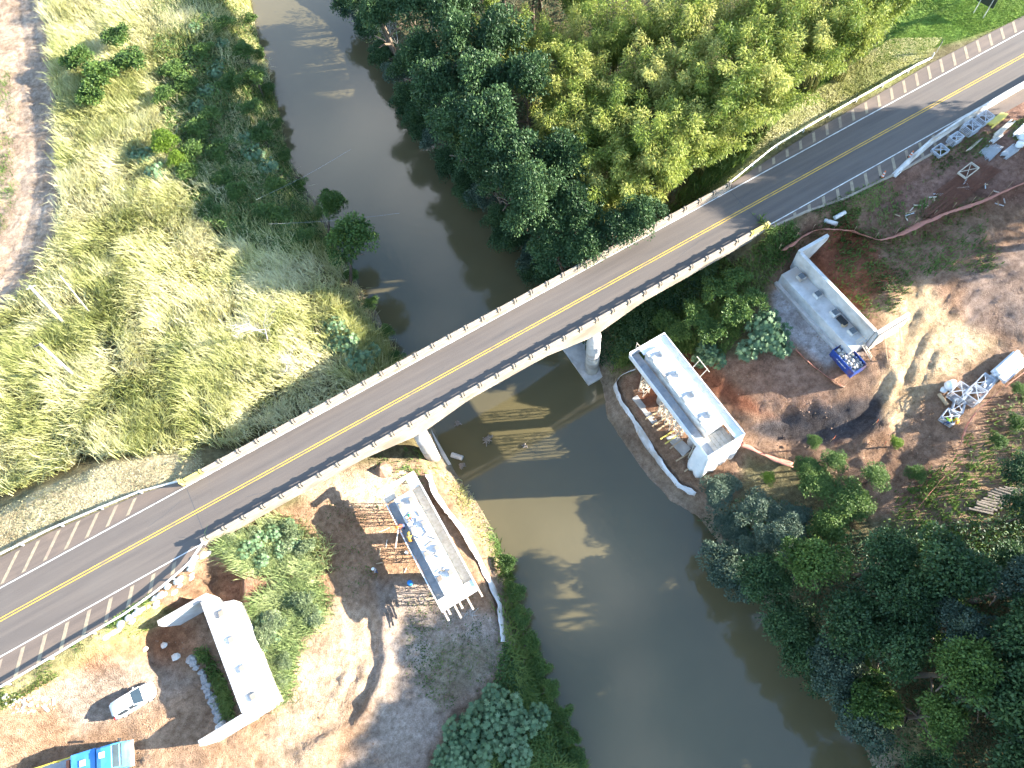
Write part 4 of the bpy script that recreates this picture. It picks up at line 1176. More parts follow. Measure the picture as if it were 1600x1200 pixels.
# ------------------------------------------------------------------ grasses
def blades(name, mat, poly, z, n, hgt, wid, label, seed, lean=.45, tone=.5, clump=.0, patch=0.0, avoid=None, cat='grass'):
    rng = np.random.default_rng(seed)
    pw = PX(poly, z) if not isinstance(poly, np.ndarray) else None
    B = scatter_poly(pw, n, rng) if pw is not None else poly
    if patch:
        B = B[fbm(B[:, 0], B[:, 1], 3.5, seed) + .5 > patch + rng.uniform(-.08, .08, len(B))]
    if clump:
        cc = scatter_poly(pw, max(4, int(n / 26)), rng) if pw is not None else B[rng.integers(0, len(B), len(B) // 26)]
        k = rng.integers(0, len(cc), len(B))
        off = rng.normal(size=(len(B), 2)) * clump
        B = np.where(rng.random(len(B))[:, None] < .8, cc[k] + off, B)
    sd = river_sd(B[:, 0], B[:, 1]); B = B[sd > (-.35 if 'bank' in name or name == 'tall_grass' else .15)]
    if 'verge' not in name and 'lawn' not in name and 'roadside' not in name:
        B = B[~(inside(B[:, 0], B[:, 1], EMB_L) | inside(B[:, 0], B[:, 1], EMB_R) | ((B[:, 0] > -22.4) & (B[:, 0] < 46.2) & (np.abs(B[:, 1] - 34.45) < 4.2) & (gz(B[:, 0], B[:, 1]) > 8.5)))]
    if name == 'tall_grass':
        sh_ = PX([(262,60),(300,40),(380,60),(430,200),(500,350),(430,400),(330,360),(270,260),(240,150)], 7); B = B[~(inside(B[:, 0], B[:, 1], sh_) & (rng.random(len(B)) < .72))]
    m = len(B)
    g = gz(B[:, 0], B[:, 1])
    hn = .62 + .9 * (fbm(B[:, 0], B[:, 1], 5.5, 31) + .5) * 1.0
    H = rng.uniform(hgt[0], hgt[1], m) * hn
    th = 6.28 * 1.2 * (vnoise(B[:, 0], B[:, 1], 6, 33)) + rng.normal(size=m) * 1.1
    ln = H * np.abs(rng.normal(lean, .22, m))
    D = np.stack([np.cos(th), np.sin(th)], 1)
    S = np.stack([-D[:, 1], D[:, 0], np.zeros(m)], 1) * (rng.uniform(wid[0], wid[1], m) / 2)[:, None]
    p0 = np.stack([B[:, 0], B[:, 1], g - .05], 1)
    p1 = p0 + np.concatenate([D * (ln * .35)[:, None], (H * .62)[:, None]], 1)
    p2 = p0 + np.concatenate([D * ln[:, None], (H * np.maximum(.55, 1 - .35 * (ln / H) ** 2))[:, None]], 1)
    V = np.stack([p0 - S, p0 + S, p1 - S, p1 + S, p2], 1).reshape(-1, 3)
    b0 = np.arange(m) * 5
    F = np.stack([np.stack([b0, b0 + 1, b0 + 3], 1), np.stack([b0, b0 + 3, b0 + 2], 1), np.stack([b0 + 2, b0 + 3, b0 + 4], 1)], 1).reshape(-1, 3)
    v = np.clip(tone + 1.6 * fbm(B[:, 0], B[:, 1], 6, 41) + .9 * fbm(B[:, 0], B[:, 1], 1.4, 43) + rng.normal(size=m) * .16, 0, 1)
    me = np_mesh(name, V, F, mat, np.repeat(v, 5))
    o = bpy.data.objects.new(name, me); COL.objects.link(o)
    return tag(o, label, cat, kind='stuff')
FIELD = [(60,-110),(388,-110),(400,60),(432,180),(445,240),(470,290),(508,360),(530,400),(560,460),(612,545),(606,590),(560,612),(300,722),(150,722),(-60,812),(-60,530),(20,478),(64,438),(98,350),(100,260),(90,150),(80,60)]
blades('tall_grass', 'grass_tall', FIELD, 7.5, 150000, (1.3, 2.3), (.045, .10), 'tall pale grass filling the left bank field', 1, .5, .62, .5)
blades('field_weeds', 'grass_green', [(240,-20),(390,-20),(440,240),(505,360),(450,420),(330,380),(270,300),(230,150)], 6.5, 16000, (.6, 1.4), (.06, .14), 'green weeds in the shaded bank strip of the left field', 2, .5, .4, .5)
blades('verge_grass', 'grass_dry', [(-40,805),(150,716),(290,684),(312,728),(282,748),(150,792),(-40,872)], 11.8, 9000, (.06, .20), (.05, .10), 'short dry grass verge along the upper left guardrail', 3, .6, .5)
blades('verge_grass', 'grass_green', [(-60,1115),(0,1080),(130,1002),(240,930),(250,946),(140,1028),(0,1112)], 11.3, 6000, (.12, .35), (.04, .09), 'green verge below the lower left guardrail', 4, .6, .6, 0, .42)
blades('hedge_grass', 'grass_pale', [(362,868),(440,808),(498,842),(505,890),(440,905),(390,893)], 7.2, 6500, (.8, 1.7), (.04, .09), 'tall grass patch under the lower parapet at the left bridge end', 5, .55, .6, .5)
blades('hedge_grass', 'grass_pale', [(405,938),(500,902),(512,960),(466,1000),(455,1095),(425,1090),(395,1000)], 7.2, 8500, (.8, 1.7), (.04, .09), 'tall grass strip in front of the left abutment', 19, .55, .6, .5)
blades('track_weeds', 'grass_green', [(-40,120),(18,110),(22,200),(24,300),(10,360),(-40,380)], 7.3, 6000, (.15, .5), (.05, .1), 'green weeds along the far edge of the dirt track', 20, .6, .55, .4, .45)
blades('verge_grass', 'grass_tall', [(1070,325),(1120,262),(1200,190),(1290,122),(1390,60),(1472,60),(1430,108),(1280,187),(1200,240),(1130,298)], 11.9, 26000, (.10, .3), (.05, .10), 'short yellow-green verge between the bamboo and the upper right guardrail', 6, .6, .55)
blades('bamboo_edge_grass', 'grass_green', [(1030,340),(1080,270),(1180,170),(1250,150),(1330,110),(1400,70),(1380,110),(1240,190),(1130,285)], 10.5, 9000, (.4, 1.1), (.05, .12), 'green grass along the foot of the bamboo', 7, .55, .6, .4)
blades('lawn_grass', 'grass_lawn', [(1360,110),(1410,-40),(1640,-80),(1640,20),(1470,76)], 11.5, 26000, (.10, .26), (.05, .10), 'bright mown grass around the roadside board', 8, .6, .55)
blades('roadside_weeds', 'grass_green', [(1210,362),(1300,318),(1400,278),(1480,235),(1600,190),(1600,220),(1500,262),(1420,300),(1330,345),(1240,385)], 10.8, 7000, (.12, .4), (.05, .12), 'green weeds along the kerb at the right construction yard', 9, .6, .4, 0, .5)
blades('yard_weeds', 'grass_green', [(1290,350),(1400,330),(1520,320),(1560,420),(1440,430),(1400,480),(1340,500),(1300,430)], 9.3, 9000, (.2, .6), (.06, .14), 'scattered green weeds on the backfill behind the right abutment', 10, .6, .5, .35, .56)
blades('clearing_weeds', 'grass_green', [(1400,790),(1500,700),(1640,560),(1660,860),(1500,880),(1380,850)], 6.6, 9000, (.2, .8), (.06, .14), 'green weeds around the clearing and log pile', 11, .6, .5, .35, .58)
blades('bank_grass', 'grass_green', [(760,780),(800,880),(830,1000),(880,1110),(915,1210),(850,1230),(760,1200),(800,1090),(796,1020),(788,900)], 2, 9000, (.5, 1.3), (.05, .12), 'grass and reeds fringing the lower left river bank', 12, .9, .55, .5)
blades('bank_grass', 'grass_tall', [(690,735),(720,752),(775,850),(800,905),(786,905),(742,830),(700,775)], 2, 2600, (.3, .8), (.05, .11), 'dry grass at the waterline beside the left pier cap', 13, .7, .5, .3, .45)
blades('bridge_end_weeds', 'grass_green', [(560,715),(660,695),(690,725),(660,760),(600,740)], 4, 1500, (.3, .8), (.06, .14), 'weeds under the bridge beside the left pier', 14, .6, .5, .3, .5)
blades('abutment_weeds', 'grass_green', [(312,1018),(326,1020),(362,1090),(372,1120),(350,1118),(330,1070)], 6.8, 1600, (.3, .8), (.06, .14), 'green weeds behind the left abutment beam', 15, .6, .45, .2)
blades('slope_weeds', 'grass_green', [(960,480),(1100,400),(1210,365),(1235,400),(1180,470),(1130,560),(1060,530),(960,550)], 7.5, 14000, (.4, 1.0), (.06, .14), 'weeds on the slope below the right bridge end', 16, .6, .4, .4)
blades('site_weeds', 'grass_green', [(640,930),(790,940),(790,1040),(700,1110),(640,1060)], 3.6, 4000, (.1, .3), (.05, .12), 'sparse weeds on the grey ramp by the left pier cap', 17, .6, .4, .3, .58)
blades('site_weeds', 'grass_green', [(460,790),(590,780),(590,900),(520,960),(470,900)], 6, 3000, (.1, .3), (.05, .12), 'sparse weeds on the shaded soil left of the left pier cap', 18, .6, .4, .3, .6)
# undergrowth of the woods
def undergrowth(name, mat, poly, z, n, label, seed, hgt=1.6, leaf=(.2, .42)):
    rng = np.random.default_rng(seed)
    B = scatter_poly(PX(poly, z), n, rng)
    B = B[river_sd(B[:, 0], B[:, 1]) > -.6]
    m = len(B)
    top = hgt * (.25 + 1.3 * (fbm(B[:, 0], B[:, 1], 3.0, seed) + .5))
    C = np.stack([B[:, 0], B[:, 1], np.maximum(gz(B[:, 0], B[:, 1]), 0) + top * rng.uniform(.1, 1, m) ** .6], 1)
    D = rng.normal(size=(m, 3)); D[:, 2] = D[:, 2] * .4 - .1
    V, F = leaf_arrays(C, D, rng.uniform(*leaf, m), rng.uniform(leaf[0] * .5, leaf[1] * .5, m), rng)
    v = np.clip(.45 + 1.2 * fbm(B[:, 0], B[:, 1], 2.2, seed + 3) + rng.normal(size=m) * .13, 0, 1)
    o = bpy.data.objects.new(name, np_mesh(name, V, F, mat, np.repeat(v, 4))); COL.objects.link(o)
    return tag(o, label, 'undergrowth', kind='stuff')
undergrowth('undergrowth', 'leaf_dark', [(525,-40),(1400,-60),(1380,90),(1240,160),(1150,210),(1060,330),(960,400),(860,445),(800,385),(712,268),(640,160),(600,80)], 5, 30000, 'dark undergrowth below the bamboo and riverside trees', 51, 2.4)
undergrowth('undergrowth', 'leaf_dark', [(1090,800),(1180,770),(1260,790),(1330,830),(1440,830),(1640,800),(1680,1300),(1400,1300),(1340,1150),(1200,970),(1130,860)], 5, 20000, 'dark undergrowth of the lower right wood', 52, 1.5)
undergrowth('undergrowth', 'leaf_mid', [(250,-20),(385,-20),(440,240),(500,360),(440,400),(330,360),(280,270),(250,100)], 6, 32000, 'leafy ground cover on the shaded left bank', 53, 2.2)
undergrowth('undergrowth', 'leaf_dark', [(860,445),(960,395),(1060,410),(1130,400),(1100,470),(960,560),(925,540)], 4.5, 12000, 'shaded undergrowth beneath the right end of the bridge', 54, 1.4)
undergrowth('undergrowth', 'leaf_mid', [(790,1000),(850,1090),(905,1200),(850,1230),(680,1240),(700,1160),(770,1080)], 2.5, 9000, 'leafy ground cover on the lower left bank', 55, 1.0)
# ------------------------------------------------------------------ new bridge works: abutments
def pad(parent, x, y, z, sx=.55, sy=.6, h=.14, mat='concrete_old', capm=None, ch=.06):
    o = MB().box(x - sx / 2, x + sx / 2, y - sy / 2, y + sy / 2, z - .02, z + h).build('bearing_pedestal', mat, parent, bevel=.02)
    if capm:
        MB().box(x - sx * .40, x + sx * .40, y - sy * .40, y + sy * .40, z + h - .01, z + h + ch).build('bearing_pad', capm, o)
    return o
a1 = thing('abutment', 'new white concrete abutment with two wing walls beside the parked car', 'abutment', (-24.2, 20.5, 7))
MB().prism([(-25.6, 14.45), (-22.7, 14.45), (-22.7, 24.9), (-24.3, 25.5), (-24.9, 26.99), (-25.6, 26.99)], 7.2, 10.3).build('seat_beam', 'whitewash', a1, bevel=.04)
MB().box(-25.6, -25.1, 15.0, 26.3, 10.295, 10.62).build('back_wall', 'concrete_new', a1, bevel=.02)
for y0, y1, nm in ((26.45, 27.0, 'n'), (14.4, 14.95, 's')):
    MB().xprism([(-25.595, 6.6), (-25.595, 10.31), (-30.05, 10.31), (-30.05, 9.3), (-29.2, 7.0), (-28.8, 6.6)], y0, y1).build('wing_wall', 'concrete_new', a1, bevel=.03)
for y in (24.3, 21.5, 18.55, 15.75):
    pad(a1, -24.2, y, 10.3, .6, .65, .16, 'concrete', 'concrete_old', .04)
for k, (y0, y1, x0, x1) in enumerate([(22.6, 23.9, -23.9, -22.9), (21.9, 22.5, -23.5, -22.72), (17.2, 17.6, -23.3, -22.75)]):
    pass
a2 = thing('abutment', 'new pale concrete abutment with tall back wall, below the right end of the bridge', 'abutment', (46.5, 20.4, 7.5))
MB().box(45.0, 47.15, 14.4, 25.95, 6.8, 10.0).build('seat_beam', 'concrete_new', a2, bevel=.05)
MB().box(47.15, 47.55, 14.42, 26.3, 6.8, 12.0).build('back_wall', 'concrete_new', a2, bevel=.03)
MB().xprism([(47.3, 7.5), (47.3, 12.02), (51.4, 12.02), (51.4, 11.2), (48.6, 7.5)], 26.32, 26.72).build('wing_wall', 'concrete_new', a2, bevel=.03)
MB().xprism([(47.3, 7.5), (47.3, 12.02), (51.7, 12.02), (51.7, 11.0), (48.8, 7.5)], 14.0, 14.4).build('wing_wall', 'concrete_new', a2, bevel=.03)
MB().box(44.6, 45.02, 14.2, 26.1, 6.6, 8.5).build('footing', 'concrete', a2, bevel=.05)
for y in (24.4, 21.65, 18.85, 16.1):
    pad(a2, 46.45, y, 10.0, .75, .8, .42, 'whitewash', 'pad_grey', .08)
# formwork left on the south wing
fw = thing('formwork_panel', 'pale timber formwork propped against the near wing wall of the right abutment', 'formwork', (49, 13.6, 8))
for i in range(4):
    MB().box(47.4 + i * 1.05, 48.4 + i * 1.05, 13.86, 13.94, 8.0 + i * .55, 11.7).build('panel_board', 'timber_pale', fw)
for zz in (9.0, 10.2, 11.3):
    MB().box(47.6, 51.4, 13.72, 13.855, zz + .4, zz + .52).build('waler', 'timber_pale', fw)
for xx in (48.2, 50.3):
    MB().tube([(xx, 13.7, 11.2), (xx + .3, 11.9, float(gz(xx + .3, 11.9)) )], .05, 5).build('prop', 'timber', fw)
def ladder(label, a, b, w_=.42, n=8, mat='timber_pale'):
    a, b = Vector(a), Vector(b); d = (b - a); s = Vector((-d.y, d.x, 0)); s = (s.normalized() if s.length > .01 else Vector((1, 0, 0))) * w_ / 2
    t = thing('ladder', label, 'ladder', a)
    for q in (-1, 1):
        MB().tube([a + s * q, b + s * q], .035, 5).build('rail', mat, t)
    for i in range(n):
        p_ = a + d * ((i + .5) / n)
        MB().tube([p_ - s, p_ + s], .025, 5).build('rung', mat, t)
    return t
g = G(1362, 560); ladder('pale timber ladder leaning on the near end of the right abutment', (g.x, g.y, g.z), (46.4, 14.42, 10.2), .5, 9)
g = G(1345, 548); ladder('short ladder standing at the corner of the right abutment seat', (46.0, 14.9, 10.0), (46.5, 14.6, 11.3), .4, 5)
solo('tool_box', MB().box(46.2, 46.75, 17.1, 18.3, 10.0, 10.4), 'dark', 'long black box on the seat of the right abutment', 'box', (46.5, 17.7, 10), bevel=.03)
solo('cement_bag', MB().blob((46.3, 17.2, 10.12), .4, .3, .12, 4), 'timber', 'tan sack beside the black box on the right abutment', 'sack', (46.3, 17.2, 10), smooth=True)

# ------------------------------------------------------------------ pier caps
def shoring(label, x, y, z0, z1, w_=.9, mat='timber_pale', group=None):
    t = thing('shoring_tower', label, 'scaffold', (x, y, z0), 0, group)
    c = [(x - w_ / 2, y - w_ / 2), (x + w_ / 2, y - w_ / 2), (x + w_ / 2, y + w_ / 2), (x - w_ / 2, y + w_ / 2)]
    for a in c:
        MB().tube([(a[0], a[1], z0 - .2), (a[0], a[1], z1)], .05, 5).build('standard', mat, t)
    n = max(2, int((z1 - z0) / 1.2))
    for i in range(n):
        za = z0 + (z1 - z0) * i / n; zb = z0 + (z1 - z0) * (i + 1) / n
        for j in range(4):
            p_, q_ = c[j], c[(j + 1) % 4]
            if i % 2: p_, q_ = q_, p_
            MB().tube([(*p_, za), (*q_, zb)], .035, 4).build('brace', mat, t)
            MB().tube([(*p_, zb), (*q_, zb)], .035, 4).build('ledger', mat, t)
    return t
# right pier cap
c2 = thing('pier_cap', 'new white concrete pier cap on round columns, wrapped in plastic at its near end', 'pier cap', (27.4, 20, 3))
MB().box(26.45, 28.6, 14.95, 25.95, 7.6, 9.9).build('cap_beam', 'whitewash', c2, bevel=.06)
for y in (24.83, 22.0, 19.15, 16.38):
    for x in (26.75, 27.95):
        pad(c2, x, y, 9.9, .58, .6, .30, 'concrete_new', 'ply_shade_grey', .08)
for i in range(9):
    y0 = 12.95 + i * 1.555
    MB().box(25.3, 26.3, y0, y0 + 1.53, 8.50, 8.56).build('walkway_board', 'ply_shade_grey', c2)
    MB().box(28.72, 29.72, y0, y0 + 1.53, 9.25, 9.31).build('walkway_board', 'plastic_white', c2)
    MB().box(25.10, 25.18, y0, y0 + 1.53, 8.4, 9.35).build('side_board', 'plastic_white', c2)
    MB().box(29.74, 29.80, y0, y0 + 1.53, 8.4, 9.6).build('side_board', 'plastic_white', c2)
MB().box(25.1, 29.8, 26.95, 27.03, 8.4, 9.7).build('end_board', 'plastic_white', c2)
MB().box(26.32, 28.7, 26.0, 26.93, 9.35, 9.41).build('end_platform', 'plastic_white', c2)
for i in range(5):
    MB().box(26.32 + i * .49, 26.78 + i * .49, 12.97, 14.9, 8.5, 8.56).build('end_plank', 'timber_pale', c2)
MB().box(25.1, 29.8, 12.86, 12.94, 8.4, 9.6).build('end_board', 'plastic_white', c2)
for y in (22.1, 16.2):
    g0 = float(gz(26.7, y))
    MB().tube([(26.75, y, g0 - .5), (26.75, y, 7.62)], .62, 22).build('column', 'concrete_new', c2, smooth=True)
# wrinkled plastic sheet round the near end
def sheet(name, mat, path, ztop, zbot, parent, flare=.35, seed=3, nu=10, nv=12, amp=.12):
    pl = resample(path, nu * (len(path) - 1) + 1)
    V = []; n = len(pl); r = np.random.default_rng(seed)
    for j in range(nv + 1):
        t = j / nv
        for i, (x, y) in enumerate(pl):
            x0, y0 = pl[max(i - 1, 0)]; x1, y1 = pl[min(i + 1, n - 1)]
            l = math.hypot(x1 - x0, y1 - y0); nx_, ny_ = (y1 - y0) / l, -(x1 - x0) / l
            k = flare * t + amp * (math.sin(i * 1.3 + seed + 2 * t) * t + r.normal() * .5 * (.2 + t))
            zz = ztop + (zbot(x, y) - ztop) * t if callable(zbot) else ztop + (zbot - ztop) * t
            V.append((x + nx_ * k, y + ny_ * k, zz))
    F_ = [(j * n + i, j * n + i + 1, (j + 1) * n + i + 1, (j + 1) * n + i) for j in range(nv) for i in range(n - 1)]
    o = MB().add(V, F_).build(name, mat, parent, smooth=True)
    s_ = o.modifiers.new('solid', 'SOLIDIFY'); s_.thickness = .012
    return o
sheet('plastic_sheet', 'plastic_white', [(25.1, 14.6), (25.08, 12.84), (29.82, 12.84), (29.84, 14.6)], 9.62, lambda x, y: float(gz(x, y)) + .05, c2)
# timber posts and the little gallows frame
MB().tube([(25.9, 26.98, 8.4), (25.9, 26.98, 11.2)], .04, 5).build('post', 'timber_pale', c2)
MB().tube([(25.9, 26.98, 11.1), (26.5, 26.98, 9.6)], .03, 5).build('post', 'timber_pale', c2)
for y in (21.9, 20.6):
    MB().tube([(29.75, y, 9.4), (30.6, y, 10.6)], .045, 5).build('outrigger', 'timber_pale', c2)
MB().tube([(30.55, 20.2, 10.6), (30.55, 22.4, 10.6)], .045, 5).build('outrigger_beam', 'timber_pale', c2)
gT = 'shoring towers under the right pier cap'
for y in (24.2, 20.6, 19.2, 17.8, 14.6):
    x = 25.75; shoring('pale timber shoring tower under the riverside edge of the right pier cap', x, y, float(gz(x, y)), 8.48, .85, 'timber_pale', gT)
for i, y in enumerate((21.3, 20.2, 19.5, 18.4, 17.7, 17.0, 15.4, 14.0)):
    x = 24.9 + .12 * (i % 3); g0 = float(gz(x, y))
    t = solo('sleeper_beam', MB().obox((x, y, g0 + .12), 1.9, .14, .2, .04 * (i % 3)), 'yellow_paint' if i in (3, 4) else 'timber', 'yellow-ended beam sticking out under the right pier cap' if i in (3, 4) else 'timber sleeper sticking out under the right pier cap', 'beam', (x, y, g0), 'yellow beams under the right pier cap' if i in (3, 4) else 'timber sleepers under the right pier cap')
for pl, lab in (([(24.2, 24.3), (24.9, 24.3), (25.0, 20.4), (24.3, 20.4)], 'long grey concrete slab on the ground beside the far column of the right pier cap'), ([(24.6, 18.2), (25.7, 18.0), (26.2, 15.7), (24.9, 15.4)], 'grey concrete slab on the ground beside the near column of the right pier cap')):
    g0 = float(gz(*pl[0])); solo('concrete_slab', MB().prism(pl, g0 - .4, g0 + .3), 'concrete', lab, 'slab', (*pl[0], g0), bevel=.02)
# left pier cap, still in its formwork
c1 = thing('pier_cap', 'white concrete pier cap still in formwork with workers on it, near the parked car side', 'pier cap', (-3.6, 20.5, 4))
MB().box(-4.8, -2.75, 14.8, 25.9, 7.6, 9.6).build('cap_beam', 'whitewash', c1, bevel=.05)
for y in (24.85, 22.0, 19.12, 16.3):
    for x in (-4.4, -3.2):
        pad(c1, x, y, 9.6, .56, .6, .26, 'concrete_new', 'concrete_old', .06)
for i in range(9):
    y0 = 14.0 + i * 1.34
    MB().box(-5.62, -4.83, y0, y0 + 1.32, 8.55, 8.61).build('walkway_board', 'ply_shade_grey', c1)  # grey-blue tone puts the walkway's shadow into the left boards' colour
    MB().box(-2.70, -1.78, y0, y0 + 1.32, 8.70, 8.76).build('walkway_board', 'timber_pale', c1)
    MB().box(-5.76, -5.68, y0, y0 + 1.32, 8.3, 9.3).build('side_board', 'plastic_white', c1)
    MB().box(-1.74, -1.60, y0, y0 + 1.32, 8.3, 9.35).build('side_board', 'plastic_white', c1)
MB().box(-5.76, -1.6, 27.3, 27.75, 8.9, 9.2).build('end_board', 'timber_pale', c1)
MB().box(-2.75, -1.6, 26.08, 27.28, 8.75, 9.2).build('end_platform', 'plastic_white', c1)
MB().box(-5.7, -4.5, 26.2, 26.9, 8.6, 8.95).build('end_platform', 'timber_pale', c1)
MB().box(-5.76, -1.6, 13.55, 14.75, 9.05, 9.2).build('end_board', 'plastic_white', c1)
for x, y0, l in ((-5.62, 12.7, 2.6), (-5.2, 13.1, 1.6), (-4.45, 12.3, 2.2), (-3.9, 13.0, 1.2), (-3.05, 12.4, 2.0), (-1.68, 13.0, 1.6)):
    MB().box(x - .09, x + .09, y0, y0 + l, 8.05, 8.25).build('bearer_beam', 'timber_pale', c1)
for y in (22.2, 17.2):
    g0 = float(gz(-3.7, y)); MB().tube([(-3.75, y, g0 - .5), (-3.75, y, 7.62)], .6, 20).build('column', 'concrete_new', c1, smooth=True)
gT = 'shoring towers under the left pier cap'
for y in (25.2, 20.6, 15.6):
    for x in (-5.2, -2.2):
        shoring('pale timber shoring tower under the left pier cap', x, y, float(gz(x, y)), 8.3, .9, 'timber', gT)
rr = random.Random(8)
for i in range(16):
    x = rr.uniform(-4.6, -3.0); y = rr.uniform(15.2, 24)
    if any(abs(y - q) < .5 and abs(x - w_) < .5 for q in (24.85, 22.0, 19.12, 16.3) for w_ in (-4.4, -3.2)): continue
    a = rr.uniform(0, 3.1)
    solo('timber_offcut', MB().obox((x, y, 9.66), rr.uniform(.4, 1.0), .09, .09, a), rr.choice(['timber', 'timber_pale', 'ply_shade_grey']), 'short timber offcut lying on the left pier cap', 'timber', (x, y, 9.6), 'offcuts on the left pier cap')
solo('timber_plank', MB().obox((-6.2, 22.3, 9.45), 2.3, .12, .05, .95), 'timber_pale', 'long pale plank held out over the left edge of the left pier cap', 'plank', (-6.2, 22.3, 9.4))

# ------------------------------------------------------------------ fences of cloth and mesh
def cloth_fence(name, label, cat, pix, h, mat, post='timber', up=0, step=2.4, wav=.12, seed=1, thick=.012, lean=0.0):
    pts = [G(a, b) for a, b in pix]
    pl = resample([(p_.x, p_.y) for p_ in pts], max(4, int(sum((b - a).length for a, b in zip(pts, pts[1:])) / .35)))
    t = thing(name, label, cat, (pl[0][0], pl[0][1], float(gz(*pl[0]))))
    r = np.random.default_rng(seed); n = len(pl); V = []
    z0 = gz(np.array([q[0] for q in pl]), np.array([q[1] for q in pl]))
    z0 = np.convolve(np.pad(z0, 2, 'edge'), np.ones(5) / 5, 'valid')
    ph = np.cumsum(r.normal(size=n) * .5)
    for j in range(4):
        for i, (x, y) in enumerate(pl):
            x0, y0 = pl[max(i - 1, 0)]; x1, y1 = pl[min(i + 1, n - 1)]
            l = math.hypot(x1 - x0, y1 - y0); nx_, ny_ = (y1 - y0) / l, -(x1 - x0) / l
            k = wav * math.sin(ph[i] + j * .8) * (.4 + j * .3) + lean * j / 3
            V.append((x + nx_ * k, y + ny_ * k, z0[i] + up + h * j / 3 - (wav * .8 * abs(math.sin(i * 6.28 * .35 / (2 * step))) if j == 3 else 0)))
    F_ = [(j * n + i, j * n + i + 1, (j + 1) * n + i + 1, (j + 1) * n + i) for j in range(3) for i in range(n - 1)]
    o = MB().add(V, F_).build('cloth', mat, t, smooth=True)
    s_ = o.modifiers.new('solid', 'SOLIDIFY'); s_.thickness = thick
    tot = sum(math.dist(a, b) for a, b in zip(pl, pl[1:]))
    for q in resample(pl, max(2, int(tot / step) + 1)):
        g0 = float(gz(*q)); MB().tube([(q[0], q[1], g0 - .3), (q[0], q[1], g0 + up + h + .1)], .03, 5).build('stake', post, t)
    return t
cloth_fence('silt_fence', 'white silt fence along the river below the left pier cap', 'fence', [(674, 742), (684, 770), (702, 797), (728, 828), (752, 874), (772, 914), (784, 945), (787, 975), (790, 1003)], 1.05, 'silt', seed=4, lean=.45)
cloth_fence('silt_fence', 'white silt fence curving along the bank in front of the right pier cap', 'fence', [(992, 578), (966, 590), (957, 604), (968, 634), (988, 664), (1008, 698), (1036, 736), (1058, 764), (1084, 777)], 1.0, 'silt', seed=5, lean=-.45)
cloth_fence('orange_mesh_fence', 'orange mesh fence running from the bridge end along the edge of the right yard', 'fence', [(1216, 392), (1262, 362), (1290, 358), (1330, 362), (1368, 376), (1398, 368), (1430, 350), (1470, 334), (1520, 318), (1600, 284)], 1.25, 'orange_mesh', seed=6, lean=.9)
cloth_fence('orange_mesh_fence', 'short orange mesh fence between the bushes and the blue skip', 'fence', [(1243, 548), (1268, 572), (1296, 592), (1318, 606)], .8, 'orange_mesh', seed=7, lean=.2)
cloth_fence('orange_mesh_fence', 'fallen orange mesh on the slope beside the wrapped pier cap', 'fence', [(1160, 690), (1185, 704), (1215, 716), (1240, 722)], .35, 'orange_mesh', seed=8, lean=.6)
cloth_fence('barrier_tape', 'orange barrier tape strung from the steel frames down across the clearing', 'tape', [(1606, 578), (1560, 612), (1518, 648), (1504, 668), (1494, 700), (1470, 748), (1428, 796)], .42, 'orange_mesh', up=.7, seed=9, step=4.0, wav=.05)

# ------------------------------------------------------------------ blue rubble skip
k = G(1332, 572)
dp = thing('rubble_skip', 'blue open skip full of pale rubble at the corner of the right abutment', 'skip', (44.9, 14.1, 7.9))
SKX0, SKX1, SKY0, SKY1, SKZ0, SKZ1 = 43.9, 45.75, 12.4, 15.75, 7.9, 9.2
for nm, a in (('side_plate', (SKX0, SKX0 + .06, SKY0, SKY1)), ('side_plate', (SKX1 - .06, SKX1, SKY0, SKY1)), ('end_plate', (SKX0 + .062, SKX1 - .062, SKY0, SKY0 + .06)), ('end_plate', (SKX0 + .062, SKX1 - .062, SKY1 - .06, SKY1))):
    MB().box(a[0], a[1], a[2], a[3], SKZ0, SKZ1).build(nm, 'dumpster_blue', dp)
MB().box(SKX0 + .062, SKX1 - .062, SKY0 + .062, SKY1 - .062, SKZ0, SKZ0 + .1).build('floor_plate', 'dumpster_blue', dp)
for y in np.linspace(SKY0 + .3, SKY1 - .3, 4):
    MB().box(SKX0 - .08, SKX0 - .003, y - .04, y + .04, SKZ0, SKZ1 - .1).build('rib', 'dumpster_blue', dp)
MB().box(SKX0 - .05, SKX0 - .002, 13.4, 14.8, SKZ0 + .65, SKZ0 + .75).build('stripe', 'whitewash', dp)
rr = random.Random(4)
for i in range(110):
    x = rr.uniform(SKX0 + .2, SKX1 - .2); y = rr.uniform(SKY0 + .2, SKY1 - .2); s = rr.uniform(.09, .22)
    me_ = MB().blob((0, 0, 0), s, s * rr.uniform(.6, 1), s * rr.uniform(.5, .9), i, .3, 6, 4).mesh('rubble', rr.choice(['stone_white', 'stone', 'concrete', 'cloth_blue', 'plastic_white', 'timber_pale']))
    o = inst('rubble_piece', me_, (x, y, 8.72 + rr.uniform(-.1, .28)), None, rr.uniform(0, 6))
    tag(o, 'broken piece of rubble in the blue skip', 'rubble', 'rubble in the blue skip')
rf = MB().box(SKX0 + .07, SKX1 - .07, SKY0 + .07, SKY1 - .07, SKZ0 + .11, 8.7).build('fill', 'stone', dp)

